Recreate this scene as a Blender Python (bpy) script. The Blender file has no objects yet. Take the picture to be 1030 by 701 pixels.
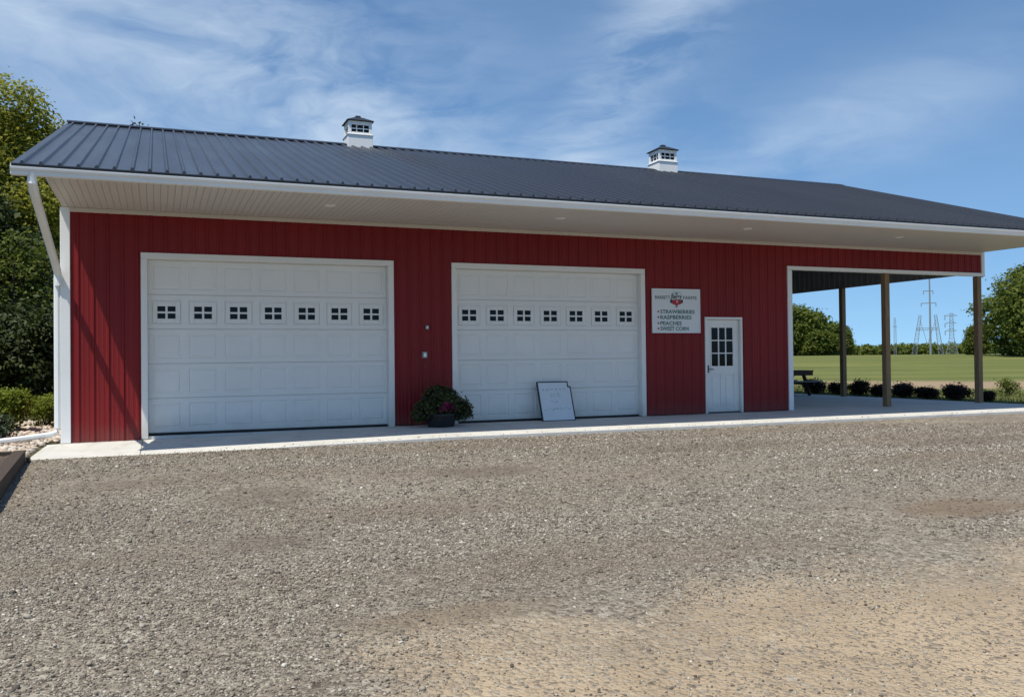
import bpy, math, random
import numpy as np
from mathutils import Vector, Matrix

rng = np.random.default_rng(7)
random.seed(7)
S = bpy.context.scene
C = S.collection

# ------------------------------------------------------------------ materials
def new_mat(name):
    m = bpy.data.materials.new(name)
    m.use_nodes = True
    nt = m.node_tree
    for n in list(nt.nodes):
        nt.nodes.remove(n)
    out = nt.nodes.new('ShaderNodeOutputMaterial')
    b = nt.nodes.new('ShaderNodeBsdfPrincipled')
    nt.links.new(b.outputs[0], out.inputs[0])
    return m, nt, b

def node(nt, typ, **kw):
    n = nt.nodes.new(typ)
    for k, v in kw.items():
        if k in n.inputs:
            n.inputs[k].default_value = v
        else:
            setattr(n, k, v)
    return n

def rgba(c):
    return (c[0], c[1], c[2], 1.0)

def mixc(nt, fac, a, b):
    n = nt.nodes.new('ShaderNodeMix')
    n.data_type = 'RGBA'
    for sock, v in ((n.inputs[0], fac), (n.inputs[6], a), (n.inputs[7], b)):
        if isinstance(v, (int, float)):
            sock.default_value = v
        elif isinstance(v, (tuple, list)):
            sock.default_value = rgba(v)
        else:
            nt.links.new(v, sock)
    return n.outputs[2]

def math_(nt, op, a, b=None, clamp=False):
    n = nt.nodes.new('ShaderNodeMath')
    n.operation = op
    n.use_clamp = clamp
    for i, v in enumerate((a, b)):
        if v is None:
            continue
        if isinstance(v, (int, float)):
            n.inputs[i].default_value = v
        else:
            nt.links.new(v, n.inputs[i])
    return n.outputs[0]

def ramp(nt, fac, stops):
    n = nt.nodes.new('ShaderNodeValToRGB')
    el = n.color_ramp.elements
    while len(el) < len(stops):
        el.new(0.5)
    for e, (p, c) in zip(el, stops):
        e.position = p
        e.color = rgba(c) if not isinstance(c, (int, float)) else (c, c, c, 1)
    nt.links.new(fac, n.inputs[0])
    return n.outputs[0]

def objco(nt, scale=(1, 1, 1)):
    g = nt.nodes.new('ShaderNodeNewGeometry')
    mp = nt.nodes.new('ShaderNodeMapping')
    mp.inputs['Scale'].default_value = scale
    nt.links.new(g.outputs['Position'], mp.inputs['Vector'])
    return mp.outputs[0]

def noise(nt, vec, scale, detail=4, rough=.55):
    n = node(nt, 'ShaderNodeTexNoise', Scale=scale, Detail=detail, Roughness=rough)
    nt.links.new(vec, n.inputs['Vector'])
    return n.outputs['Fac']

def plain(name, col, rough=.5, metal=0., var=.12, vscale=1.5, stretch=(1, 1, 1), bump=0., bscale=60, spec=.5):
    m, nt, b = new_mat(name)
    co = objco(nt, stretch)
    f = noise(nt, co, vscale, 6, .6)
    lo = tuple(c * (1 - var) for c in col)
    hi = tuple(min(1, c * (1 + var)) for c in col)
    nt.links.new(ramp(nt, f, [(.3, lo), (.7, hi)]), b.inputs['Base Color'])
    f2 = noise(nt, co, vscale * 4, 3)
    r = node(nt, 'ShaderNodeMapRange')
    r.inputs[3].default_value = max(0, rough - .1)
    r.inputs[4].default_value = min(1, rough + .1)
    nt.links.new(f2, r.inputs[0])
    nt.links.new(r.outputs[0], b.inputs['Roughness'])
    b.inputs['Metallic'].default_value = metal
    b.inputs['Specular IOR Level'].default_value = spec
    if bump:
        bp = node(nt, 'ShaderNodeBump', Strength=bump, Distance=.01)
        nt.links.new(noise(nt, co, bscale, 5), bp.inputs['Height'])
        nt.links.new(bp.outputs[0], b.inputs['Normal'])
    return m

def leaf_mat(name, cols, transl=.25):
    m, nt, b = new_mat(name)
    g = nt.nodes.new('ShaderNodeNewGeometry')
    n = len(cols)
    col = ramp(nt, g.outputs['Random Per Island'], [(i / (n - 1), c) for i, c in enumerate(cols)])
    nz = noise(nt, objco(nt), .9, 3)
    col = mixc(nt, math_(nt, 'MULTIPLY', nz, .3), col, tuple(c * .7 for c in cols[0]))
    nt.links.new(col, b.inputs['Base Color'])
    b.inputs['Roughness'].default_value = .6
    b.inputs['Specular IOR Level'].default_value = .25
    tr = nt.nodes.new('ShaderNodeBsdfTranslucent')
    nt.links.new(col, tr.inputs[0])
    mx = nt.nodes.new('ShaderNodeMixShader')
    mx.inputs[0].default_value = transl
    out = [x for x in nt.nodes if x.type == 'OUTPUT_MATERIAL'][0]
    nt.links.new(b.outputs[0], mx.inputs[1])
    nt.links.new(tr.outputs[0], mx.inputs[2])
    nt.links.new(mx.outputs[0], out.inputs[0])
    return m

def foot_dirt(m, col, top, amt):
    """splashed dust on the lowest part of an upright surface"""
    nt = m.node_tree
    b = [n for n in nt.nodes if n.type == 'BSDF_PRINCIPLED'][0]
    src = b.inputs['Base Color'].links[0].from_socket
    co = objco(nt)
    sx = node(nt, 'ShaderNodeSeparateXYZ'); nt.links.new(co, sx.inputs[0])
    nz = noise(nt, objco(nt, (1, 1, .6)), 3.5, 8, .7)
    h = math_(nt, 'DIVIDE', math_(nt, 'ADD', sx.outputs[2], math_(nt, 'MULTIPLY', math_(nt, 'SUBTRACT', nz, .5), top * 1.6)), top)
    k = math_(nt, 'MULTIPLY', ramp(nt, h, [(0., 1.), (1., 0.)]), amt)
    nt.links.new(mixc(nt, k, src, col), b.inputs['Base Color'])
M = {}
M['red'] = plain('red_steel', (.20, .0155, .0165), .48, var=.10, vscale=.8, stretch=(1, 1, .15), spec=.22)
M['roof'] = plain('charcoal_steel', (.034, .0345, .040), .30, var=.10, vscale=.7, stretch=(1, .12, .12), spec=.5)
M['white'] = plain('white_steel', (.80, .81, .80), .4, var=.04, vscale=1.2, spec=.4)
M['door'] = plain('door_steel', (.78, .765, .72), .45, var=.03, vscale=1.0, spec=.4)
foot_dirt(M['door'], (.36, .33, .28), .35, .4); foot_dirt(M['red'], (.16, .07, .06), .3, .4)
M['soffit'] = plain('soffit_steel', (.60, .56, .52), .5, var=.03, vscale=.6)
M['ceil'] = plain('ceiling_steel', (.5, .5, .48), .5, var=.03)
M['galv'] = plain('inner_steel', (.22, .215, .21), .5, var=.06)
M['steel'] = plain('galvanised_steel', (.20, .225, .25), .5, metal=.0, var=.08, vscale=.3)
M['glass'] = plain('dark_glass', (.003, .0035, .004), .08, var=.05, spec=.18)
M['black'] = plain('black_plastic', (.008, .008, .009), .5, var=.2)
M['chrome'] = plain('dark_metal', (.08, .08, .085), .35, metal=.8)
M['cap'] = plain('black_steel', (.02, .022, .027), .45)
M['lamp'] = plain('lamp_lens', (.8, .78, .7), .35, var=.02)
M['text_green'] = plain('green_lettering', (.02, .13, .10), .5)
M['text_dark'] = plain('dark_lettering', (.025, .05, .05), .5)
M['text_red'] = plain('red_lettering', (.42, .02, .03), .5)
M['text_grey'] = plain('faint_ink', (.24, .26, .30), .6)
M['text_teal'] = plain('faint_teal_ink', (.13, .28, .30), .6)
M['signface'] = plain('sign_face', (.70, .72, .72), .5, var=.02)
M['soil'] = plain('mulch', (.085, .06, .045), .9, var=.5, vscale=30, bump=.8, bscale=40)
M['bark'] = plain('bark', (.09, .07, .055), .9, var=.4, vscale=6, stretch=(1, 1, .2), bump=.6, bscale=12)

def wood(name, col, var=.3):
    m, nt, b = new_mat(name)
    co = objco(nt, (9, 9, .7))
    f = noise(nt, co, 4, 6, .65)
    nt.links.new(ramp(nt, f, [(.25, tuple(c * (1 - var) for c in col)), (.75, tuple(c * (1 + var) for c in col))]), b.inputs['Base Color'])
    b.inputs['Roughness'].default_value = .8
    bp = node(nt, 'ShaderNodeBump', Strength=.4, Distance=.004)
    nt.links.new(f, bp.inputs['Height'])
    nt.links.new(bp.outputs[0], b.inputs['Normal'])
    return m
M['post'] = wood('treated_timber', (.25, .16, .085))
M['table'] = wood('dark_timber', (.075, .045, .032))
M['bench'] = wood('weathered_timber', (.2, .2, .2))
M['sleeper'] = wood('sleeper_timber', (.055, .038, .027), .5)

def concrete():
    m, nt, b = new_mat('concrete')
    co = objco(nt)
    f = noise(nt, co, 1.1, 8, .62)
    f2 = noise(nt, co, 90, 3)
    c = ramp(nt, f, [(.25, (.50, .49, .455)), (.55, (.60, .59, .555)), (.8, (.66, .65, .62))])
    c = mixc(nt, math_(nt, 'MULTIPLY', f2, .25), c, (.42, .41, .38))
    st = noise(nt, objco(nt, (1.8, .5, 1)), 1.6, 7, .68)
    c = mixc(nt, ramp(nt, st, [(.52, 0.), (.72, .55)]), c, (.33, .31, .27))
    nt.links.new(c, b.inputs['Base Color'])
    b.inputs['Roughness'].default_value = .8
    bp = node(nt, 'ShaderNodeBump', Strength=.25, Distance=.003)
    nt.links.new(f2, bp.inputs['Height'])
    nt.links.new(bp.outputs[0], b.inputs['Normal'])
    return m
M['concrete'] = concrete()

def gravel_mat():
    m, nt, b = new_mat('gravel')
    co = objco(nt)
    def vor(scale, feature='F1'):
        n = node(nt, 'ShaderNodeTexVoronoi', Scale=scale)
        n.feature = feature
        nt.links.new(co, n.inputs['Vector'])
        return n
    v1 = vor(42); v2 = vor(19)
    stone = [(0, (.076, .063, .048)), (.22, (.160, .136, .104)), (.5, (.236, .204, .160)), (.78, (.312, .276, .22)), (.93, (.37, .335, .27)), (1, (.43, .39, .32))]
    sep1 = node(nt, 'ShaderNodeSeparateColor'); nt.links.new(v1.outputs['Color'], sep1.inputs[0])
    sep2 = node(nt, 'ShaderNodeSeparateColor'); nt.links.new(v2.outputs['Color'], sep2.inputs[0])
    c1 = ramp(nt, sep1.outputs[0], stone)
    c2 = ramp(nt, sep2.outputs[0], stone)
    hue = mixc(nt, math_(nt, 'MULTIPLY', sep1.outputs[1], .35), c1, (.30, .245, .19))
    big = math_(nt, 'GREATER_THAN', sep2.outputs[2], .72)
    c = mixc(nt, big, hue, c2)
    # broad tone: dusty patches, wheel-worn bands
    n1 = noise(nt, co, .35, 6, .6)
    n2 = noise(nt, objco(nt, (.35, 1.3, 1)), .55, 6, .65)
    dust = ramp(nt, n2, [(.45, 0.), (.7, 1.)])
    c = mixc(nt, math_(nt, 'MULTIPLY', dust, .5), c, (.205, .16, .12))
    dk = ramp(nt, n1, [(.35, 1.), (.6, 0.)])
    c = mixc(nt, math_(nt, 'MULTIPLY', dk, .28), c, (.12, .10, .085))
    # sandy ground: beyond a warped line
    sx = node(nt, 'ShaderNodeSeparateXYZ'); nt.links.new(co, sx.inputs[0])
    X, Y = sx.outputs[0], sx.outputs[1]
    def line_dist(ax, ay, bx, by):  # signed distance, positive on the -normal side (towards the viewer)
        dx, dy = bx - ax, by - ay
        L = math.hypot(dx, dy)
        nx, ny = dy / L, -dx / L
        t = math_(nt, 'ADD', math_(nt, 'MULTIPLY', X, nx), math_(nt, 'MULTIPLY', Y, ny))
        return math_(nt, 'SUBTRACT', t, nx * ax + ny * ay)
    d = line_dist(2.05, -11.7, 7.1, -11.3)
    wob = math_(nt, 'MULTIPLY', math_(nt, 'SUBTRACT', noise(nt, co, .9, 6, .65), .5), 3.2)
    d = math_(nt, 'ADD', d, wob)
    d2 = line_dist(2.1, -10.5, 2.35, -13.)   # left limit
    d2 = math_(nt, 'MULTIPLY', d2, -1.)
    d2 = math_(nt, 'ADD', d2, math_(nt, 'MULTIPLY', wob, .3))
    sand = math_(nt, 'MULTIPLY', ramp(nt, d, [(.0, 0.), (.35, .45), (1., 1.)]), ramp(nt, d2, [(.0, 0.), (.3, 1.)]))
    keep = math_(nt, 'GREATER_THAN', sep1.outputs[2], .80)
    sandf = math_(nt, 'MULTIPLY', sand, math_(nt, 'SUBTRACT', 1., math_(nt, 'MULTIPLY', keep, .75)))
    sfine = noise(nt, co, 120, 4, .7)
    spatch = noise(nt, co, 1.6, 5, .6)
    sc = mixc(nt, ramp(nt, spatch, [(.35, 0.), (.65, 1.)]), (.375, .28, .178), (.51, .39, .255))
    sc = mixc(nt, math_(nt, 'MULTIPLY', sfine, .5), sc, (.30, .25, .19))
    c = mixc(nt, math_(nt, 'MULTIPLY', sandf, .93), c, sc)
    # bare stained spots
    for (px, py, rx, ry, a, colr) in ((2.45, -7.0, .75, .8, .42, (.105, .08, .06)), (1.1, -5.6, .8, .5, .4, (.12, .092, .07)), (5.2, -6.2, .9, .5, .45, (.125, .095, .072)), (2.3, -9.2, .55, .4, .4, (.12, .095, .075)), (8.6, -10.2, 1.0, .45, .7, (.19, .135, .085)),
                                      (3.0, -11.45, .8, .28, .6, (.20, .15, .10)), (5.9, -10.7, .5, .2, .35, (.17, .13, .1)),
                                      (13.5, -6.2, 2.2, .5, .4, (.17, .135, .11)), (9.0, -5.2, 2.6, .5, .3, (.17, .135, .11))):
        ex = math_(nt, 'POWER', math_(nt, 'DIVIDE', math_(nt, 'SUBTRACT', X, px), rx), 2.)
        ey = math_(nt, 'POWER', math_(nt, 'DIVIDE', math_(nt, 'SUBTRACT', Y, py), ry), 2.)
        e = math_(nt, 'ADD', math_(nt, 'ADD', ex, ey), math_(nt, 'MULTIPLY', wob, .5))
        k = math_(nt, 'MULTIPLY', ramp(nt, e, [(.2, 1.), (1., 0.)]), a)
        c = mixc(nt, k, c, colr)
    nt.links.new(c, b.inputs['Base Color'])
    b.inputs['Roughness'].default_value = .85
    b.inputs['Specular IOR Level'].default_value = .3
    h = math_(nt, 'ADD', math_(nt, 'MULTIPLY', v1.outputs['Distance'], -.6), math_(nt, 'MULTIPLY', v2.outputs['Distance'], -.5))
    h = math_(nt, 'ADD', h, math_(nt, 'MULTIPLY', noise(nt, co, 140, 3), .25))
    bp = node(nt, 'ShaderNodeBump', Strength=1., Distance=.024)
    nt.links.new(h, bp.inputs['Height'])
    nt.links.new(bp.outputs[0], b.inputs['Normal'])
    return m
M['gravel'] = gravel_mat()

def stone_mat(name, stops):
    m, nt, b = new_mat(name)
    g = nt.nodes.new('ShaderNodeNewGeometry')
    c = ramp(nt, g.outputs['Random Per Island'], stops)
    c = mixc(nt, math_(nt, 'MULTIPLY', noise(nt, objco(nt), 120, 3), .35), c, (.22, .18, .15))
    if name == 'loose_stone':
        d_ = ramp(nt, noise(nt, objco(nt, (.35, 1.3, 1)), .55, 6, .65), [(.42, 0.), (.66, 1.)])
        c = mixc(nt, math_(nt, 'MULTIPLY', d_, .6), c, (.19, .145, .10))
        sx = node(nt, 'ShaderNodeSeparateXYZ'); nt.links.new(objco(nt), sx.inputs[0])
        wob = math_(nt, 'MULTIPLY', math_(nt, 'SUBTRACT', noise(nt, objco(nt), .9, 6, .65), .5), 1.6)
        for (px, py, rx, ry, a) in ((2.45, -7.0, .8, .85, .55), (1.1, -5.6, .9, .55, .5), (5.2, -6.2, 1., .55, .5), (2.3, -9.2, .6, .45, .4), (8.6, -10.2, 1.1, .5, .6), (3., -11.45, .8, .3, .5), (13.5, -6.2, 2.4, .55, .5), (9., -5.2, 2.8, .55, .4)):
            ex = math_(nt, 'POWER', math_(nt, 'DIVIDE', math_(nt, 'SUBTRACT', sx.outputs[0], px), rx), 2.)
            ey = math_(nt, 'POWER', math_(nt, 'DIVIDE', math_(nt, 'SUBTRACT', sx.outputs[1], py), ry), 2.)
            e = math_(nt, 'ADD', math_(nt, 'ADD', ex, ey), wob)
            c = mixc(nt, math_(nt, 'MULTIPLY', ramp(nt, e, [(.2, 1.), (1., 0.)]), a), c, (.125, .095, .068))
    nt.links.new(c, b.inputs['Base Color'])
    b.inputs['Roughness'].default_value = .8
    return m
M['stone'] = stone_mat('loose_stone', [(0, (.045, .038, .03)), (.25, (.138, .118, .092)), (.55, (.238, .208, .166)), (.8, (.355, .318, .262)), (.95, (.47, .43, .36)), (1, (.70, .66, .58))])
M['cobble'] = stone_mat('river_stone', [(0, (.36, .25, .18)), (.35, (.52, .42, .33)), (.7, (.62, .54, .45)), (1, (.72, .67, .6))])

def field_mat():
    m, nt, b = new_mat('field_grass')
    co = objco(nt)
    sx = node(nt, 'ShaderNodeSeparateXYZ'); nt.links.new(co, sx.inputs[0])
    X, Y = sx.outputs[0], sx.outputs[1]
    n1 = noise(nt, co, .06, 7, .6)
    n2 = noise(nt, co, 1.4, 6, .7)
    n3 = noise(nt, co, 14, 4, .7)
    c = ramp(nt, n1, [(.3, (.115, .150, .034)), (.5, (.155, .180, .044)), (.7, (.20, .205, .06))])
    c = mixc(nt, math_(nt, 'MULTIPLY', ramp(nt, n2, [(.35, 0.), (.7, 1.)]), .55), c, (.20, .175, .07))
    c = mixc(nt, math_(nt, 'MULTIPLY', n3, .4), c, (.075, .095, .025))
    cbx = nt.nodes.new('ShaderNodeCombineXYZ')
    nt.links.new(math_(nt, 'ADD', math_(nt, 'MULTIPLY', X, .72), math_(nt, 'MULTIPLY', Y, .69)), cbx.inputs[0])
    nt.links.new(math_(nt, 'MULTIPLY', math_(nt, 'SUBTRACT', math_(nt, 'MULTIPLY', X, .69), math_(nt, 'MULTIPLY', Y, .72)), .12), cbx.inputs[1])
    n4 = noise(nt, cbx.outputs[0], .28, 7, .68)
    c = mixc(nt, ramp(nt, n4, [(.42, 0.), (.62, .75)]), c, (.075, .10, .026))
    c = mixc(nt, ramp(nt, noise(nt, cbx.outputs[0], .5, 6, .65), [(.5, 0.), (.68, .5)]), c, (.28, .26, .10))
    # mown swathes that run across the field
    s = math_(nt, 'ADD', math_(nt, 'MULTIPLY', X, .72), math_(nt, 'MULTIPLY', Y, .69))
    sw = noise(nt, objco(nt, (.05, .05, 1)), 1., 2)
    ph = math_(nt, 'SINE', math_(nt, 'ADD', math_(nt, 'MULTIPLY', s, .55), math_(nt, 'MULTIPLY', sw, 9.)))
    c = mixc(nt, math_(nt, 'MULTIPLY', math_(nt, 'ADD', ph, 1.), .06), c, (.085, .105, .03))
    # strip of bare pale soil
    wob = math_(nt, 'MULTIPLY', math_(nt, 'SUBTRACT', noise(nt, co, .45, 8, .78), .5), 12.)
    t = math_(nt, 'ABSOLUTE', math_(nt, 'SUBTRACT', math_(nt, 'ADD', s, wob), 33.))
    lat = math_(nt, 'SUBTRACT', math_(nt, 'MULTIPLY', X, .69), math_(nt, 'MULTIPLY', Y, .72))
    k = math_(nt, 'MULTIPLY', ramp(nt, math_(nt, 'DIVIDE', t, 10.), [(.4, 1.), (.65, 0.)]), ramp(nt, math_(nt, 'DIVIDE', lat, 20.), [(.35, .15), (.65, 1.)]))
    soil = mixc(nt, n2, (.26, .185, .12), (.40, .30, .21))
    c = mixc(nt, math_(nt, 'MULTIPLY', k, .9), c, soil)
    # earth round the barn and under the wood
    dry = math_(nt, 'LESS_THAN', X, 1.)
    c = mixc(nt, math_(nt, 'MULTIPLY', dry, .7), c, (.10, .085, .06))
    nt.links.new(c, b.inputs['Base Color'])
    b.inputs['Roughness'].default_value = .9
    b.inputs['Specular IOR Level'].default_value = .15
    bp = node(nt, 'ShaderNodeBump', Strength=.7, Distance=.08)
    nt.links.new(math_(nt, 'ADD', n3, n2), bp.inputs['Height'])
    nt.links.new(bp.outputs[0], b.inputs['Normal'])
    return m
M['field'] = field_mat()
M['grass'] = leaf_mat('grass_blade', [(.09, .12, .03), (.14, .16, .045), (.2, .19, .07)], .3)
M['leaf_olive'] = leaf_mat('olive_leaf', [(.13, .15, .02), (.23, .245, .032), (.33, .335, .045), (.42, .41, .065)], .5)
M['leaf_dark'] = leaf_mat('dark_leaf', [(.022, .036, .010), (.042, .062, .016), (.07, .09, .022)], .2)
M['leaf_mid'] = leaf_mat('mid_leaf', [(.07, .10, .018), (.125, .165, .028), (.205, .24, .042)], .45)
M['leaf_shrub'] = leaf_mat('yellow_green_leaf', [(.12, .17, .02), (.20, .26, .03), (.32, .36, .05)], .45)
M['leaf_grey'] = leaf_mat('grey_green_leaf', [(.07, .10, .06), (.10, .14, .08), (.13, .17, .10)], .2)
M['leaf_maroon'] = leaf_mat('maroon_leaf', [(.020, .012, .010), (.034, .018, .014), (.03, .030, .014)], .15)
M['leaf_pot'] = leaf_mat('pot_leaf', [(.05, .075, .02), (.085, .10, .025), (.06, .035, .04)], .2)
M['petal'] = leaf_mat('pink_petal', [(.22, .015, .06), (.3, .03, .09), (.16, .01, .05)], .2)

# ------------------------------------------------------------------ mesh helpers
class MB:
    def __init__(s):
        s.v = []; s.f = []; s.mi = []
    def quad(s, a, b, c, d, mi=0):
        n = len(s.v); s.v += [tuple(a), tuple(b), tuple(c), tuple(d)]; s.f.append((n, n + 1, n + 2, n + 3)); s.mi.append(mi)
    def poly(s, pts, mi=0):
        n = len(s.v); s.v += [tuple(p) for p in pts]; s.f.append(tuple(range(n, n + len(pts)))); s.mi.append(mi)
    def box(s, x0, x1, y0, y1, z0, z1, mi=0, bev=0.):
        if bev:
            return s.bbox(x0, x1, y0, y1, z0, z1, bev, mi)
        n = len(s.v)
        s.v += [(x, y, z) for z in (z0, z1) for y in (y0, y1) for x in (x0, x1)]
        for f in ((0, 2, 3, 1), (4, 5, 7, 6), (0, 1, 5, 4), (2, 6, 7, 3), (0, 4, 6, 2), (1, 3, 7, 5)):
            s.f.append(tuple(n + i for i in f)); s.mi.append(mi)
    def bbox(s, x0, x1, y0, y1, z0, z1, b, mi=0):
        # box with chamfered edges
        n = len(s.v)
        lo = (x0, y0, z0); hi = (x1, y1, z1)
        idx = {}
        for cx in (0, 1):
            for cy in (0, 1):
                for cz in (0, 1):
                    c = (cx, cy, cz)
                    for ax in range(3):
                        p = []
                        for k in range(3):
                            e = hi[k] if c[k] else lo[k]
                            if k != ax:
                                e += -b if c[k] else b
                            p.append(e)
                        idx[(c, ax)] = len(s.v); s.v.append(tuple(p))
        def face(*ids):
            s.f.append(tuple(ids)); s.mi.append(mi)
        for ax in range(3):
            o = [k for k in range(3) if k != ax]
            for side in (0, 1):
                cs = []
                for u, w in ((0, 0), (1, 0), (1, 1), (0, 1)):
                    c = [0, 0, 0]; c[ax] = side; c[o[0]] = u; c[o[1]] = w
                    cs.append(idx[(tuple(c), ax)])
                face(*cs)
            for u in (0, 1):
                for w in (0, 1):
                    c0 = [0, 0, 0]; c0[o[0]] = u; c0[o[1]] = w
                    c1 = list(c0); c1[ax] = 1
                    c0, c1 = tuple(c0), tuple(c1)
                    face(idx[(c0, o[0])], idx[(c0, o[1])], idx[(c1, o[1])], idx[(c1, o[0])])
        for cx in (0, 1):
            for cy in (0, 1):
                for cz in (0, 1):
                    c = (cx, cy, cz)
                    face(idx[(c, 0)], idx[(c, 1)], idx[(c, 2)])
    def bar(s, a, b, w, h=None, mi=0, up=(0, 0, 1)):
        h = h or w
        a = Vector(a); b = Vector(b); d = (b - a).normalized()
        u = Vector(up)
        if abs(d.dot(u)) > .98:
            u = Vector((0, 1, 0))
        r = d.cross(u).normalized(); u = r.cross(d)
        n = len(s.v)
        for p in (a, b):
            for i, j in ((-1, -1), (1, -1), (1, 1), (-1, 1)):
                s.v.append(tuple(p + r * (w / 2 * i) + u * (h / 2 * j)))
        for f in ((0, 1, 2, 3), (7, 6, 5, 4), (0, 4, 5, 1), (1, 5, 6, 2), (2, 6, 7, 3), (3, 7, 4, 0)):
            s.f.append(tuple(n + i for i in f)); s.mi.append(mi)
    def tube(s, pts, rad, seg=8, mi=0, sx=1., cap=True, smooth=False):
        pts = [Vector(p) for p in pts]
        if not isinstance(rad, (list, tuple)):
            rad = [rad] * len(pts)
        n = len(s.v)
        ref = Vector((0.31, .2, .93))
        for i, p in enumerate(pts):
            d = (pts[min(i + 1, len(pts) - 1)] - pts[max(i - 1, 0)]).normalized()
            r = d.cross(ref)
            if r.length < .05:
                r = d.cross(Vector((1, 0, 0)))
            r.normalize(); u = r.cross(d)
            for k in range(seg):
                a = 2 * math.pi * (k + .5) / seg
                s.v.append(tuple(p + r * math.cos(a) * rad[i] * sx + u * math.sin(a) * rad[i]))
        for i in range(len(pts) - 1):
            for k in range(seg):
                k2 = (k + 1) % seg
                s.f.append((n + i * seg + k, n + i * seg + k2, n + (i + 1) * seg + k2, n + (i + 1) * seg + k)); s.mi.append(mi)
        if cap:
            s.f.append(tuple(n + k for k in range(seg))[::-1]); s.mi.append(mi)
            s.f.append(tuple(n + (len(pts) - 1) * seg + k for k in range(seg))); s.mi.append(mi)
    def build(s, name, mats, parent=None, smooth=False):
        me = bpy.data.meshes.new(name)
        me.from_pydata(s.v, [], s.f)
        if not isinstance(mats, (list, tuple)):
            mats = [mats]
        for m in mats:
            me.materials.append(m)
        if len(mats) > 1:
            me.polygons.foreach_set('material_index', s.mi)
        if smooth:
            me.polygons.foreach_set('use_smooth', [True] * len(me.polygons))
        me.update()
        return link(name, me, parent)

def link(name, me, parent=None):
    o = bpy.data.objects.new(name, me)
    C.objects.link(o)
    if parent is not None:
        o.parent = parent
        o.matrix_parent_inverse = Matrix.Translation(parent.location).inverted() if parent.parent is None else parent.matrix_parent_inverse.copy()
    return o

def local(o):  # mesh written in the parent's own frame
    o.matrix_parent_inverse = Matrix()
    return o

def tag(o, label=None, cat=None, group=None, kind=None):
    if label: o['label'] = label
    if cat: o['category'] = cat
    if group: o['group'] = group
    if kind: o['kind'] = kind
    return o

def thing(name, loc, label, cat, group=None):
    o = bpy.data.objects.new(name, None)
    C.objects.link(o)
    o.empty_display_size = .2
    o.location = loc
    return tag(o, label, cat, group)

def copy_tree(o, loc, rz, sc, label, group=None):
    r = o.copy(); C.objects.link(r)
    r.location = loc; r.rotation_euler = (0, 0, rz); r.scale = sc if isinstance(sc, tuple) else (sc, sc, sc)
    r['label'] = label
    if group: r['group'] = group
    for ch in list(o.children):
        c = ch.copy(); C.objects.link(c); c.parent = r
        for g in list(ch.children):
            d = g.copy(); C.objects.link(d); d.parent = c
    return r

def bulk(name, verts, faces_n, mats, parent=None, smooth=False, idx=None):
    """verts (N,3) numpy, faces: idx (F,k) numpy"""
    me = bpy.data.meshes.new(name)
    F, k = idx.shape
    me.vertices.add(len(verts))
    me.vertices.foreach_set('co', verts.astype(np.float32).ravel())
    me.loops.add(F * k)
    me.loops.foreach_set('vertex_index', idx.astype(np.int32).ravel())
    me.polygons.add(F)
    me.polygons.foreach_set('loop_start', np.arange(0, F * k, k, dtype=np.int32))
    me.polygons.foreach_set('loop_total', np.full(F, k, dtype=np.int32))
    me.materials.append(mats)
    if smooth:
        me.polygons.foreach_set('use_smooth', np.ones(F, dtype=bool))
    me.update(calc_edges=True)
    me.validate()
    return link(name, me, parent)

# ------------------------------------------------------------------ ground shape
CAM = Vector((1.4497, -16.2984, 1.2378))
def sstep(t):
    t = np.clip(t, 0, 1); return t * t * (3 - 2 * t)
def H(x, y):
    x = np.asarray(x, float); y = np.asarray(y, float)
    lot = -.075 - .021 * np.clip(-2.75 - y, 0, 20)
    r = np.hypot(x - CAM.x, y - CAM.y)
    s = (x - CAM.x) * .72 + (y - CAM.y) * .69
    rise = 1.42 * sstep((s - 44) / 95.) - .75 * sstep((s - 150) / 300.)
    return lot + rise * sstep((x - 15) / 20.)

def sheet(name, xs, ys, mat, dz=0.):
    X, Y = np.meshgrid(xs, ys)
    V = np.stack([X, Y, H(X, Y) + dz], -1).reshape(-1, 3)
    nx, ny = len(xs), len(ys)
    i, j = np.meshgrid(np.arange(nx - 1), np.arange(ny - 1))
    a = (j * nx + i).ravel()
    return bulk(name, V, None, mat, smooth=True, idx=np.stack([a, a + 1, a + nx + 1, a + nx], -1))

def graded(a, b, fine0, fine1, step, grow=1.25):
    out = list(np.arange(fine0, fine1 + step * .5, step))
    d = step; x = out[-1]
    while x < b:
        d *= grow; x += d; out.append(min(x, b))
    d = step; x = out[0]; pre = []
    while x > a:
        d *= grow; x -= d; pre.append(max(x, a))
    return np.array(pre[::-1] + out)

g = sheet('ground', graded(-1500, 2500, -30, 160, 3.), graded(-1500, 2500, -30, 160, 3.), M['field'])
tag(g, kind='structure')
lot = sheet('gravel_lot', np.arange(-.25, 40.01, 1.), np.arange(-44.75, -2.7, 1.), M['gravel'], .02)
tag(lot, kind='structure')
GZ = .02

# ------------------------------------------------------------------ concrete apron and bay floor
HW = 3.868      # soffit height
W = 21.19      # barn length
FR = -2.74     # apron front edge
D = 10.78      # barn depth
xs = [-.24, 1.22, 5.7, 9.3, 12.9, 16.4, 19.0, 21.34]
def apron_z(x): return -.075 * max(0., min(1., (5.7 - x) / 5.)) ** 1.2
sl = MB()
for a, b in zip(xs[:-1], xs[1:]):
    n0 = len(sl.v)
    sl.box(a + .004, b - .004, FR, -.002, -.34, 0., bev=.008)
    for i_ in range(n0, len(sl.v)):
        vx, vy, vz = sl.v[i_]
        if vz > -.1: sl.v[i_] = (vx, vy, vz + apron_z(vx))
sl.box(15.15, 21.34, .002, D + .3, -.3, 0., bev=.008)
sl.box(-.05, 15.142, .004, D, -.3, -.01)
tag(sl.build('concrete_pavement', M['concrete']), kind='structure')

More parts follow.
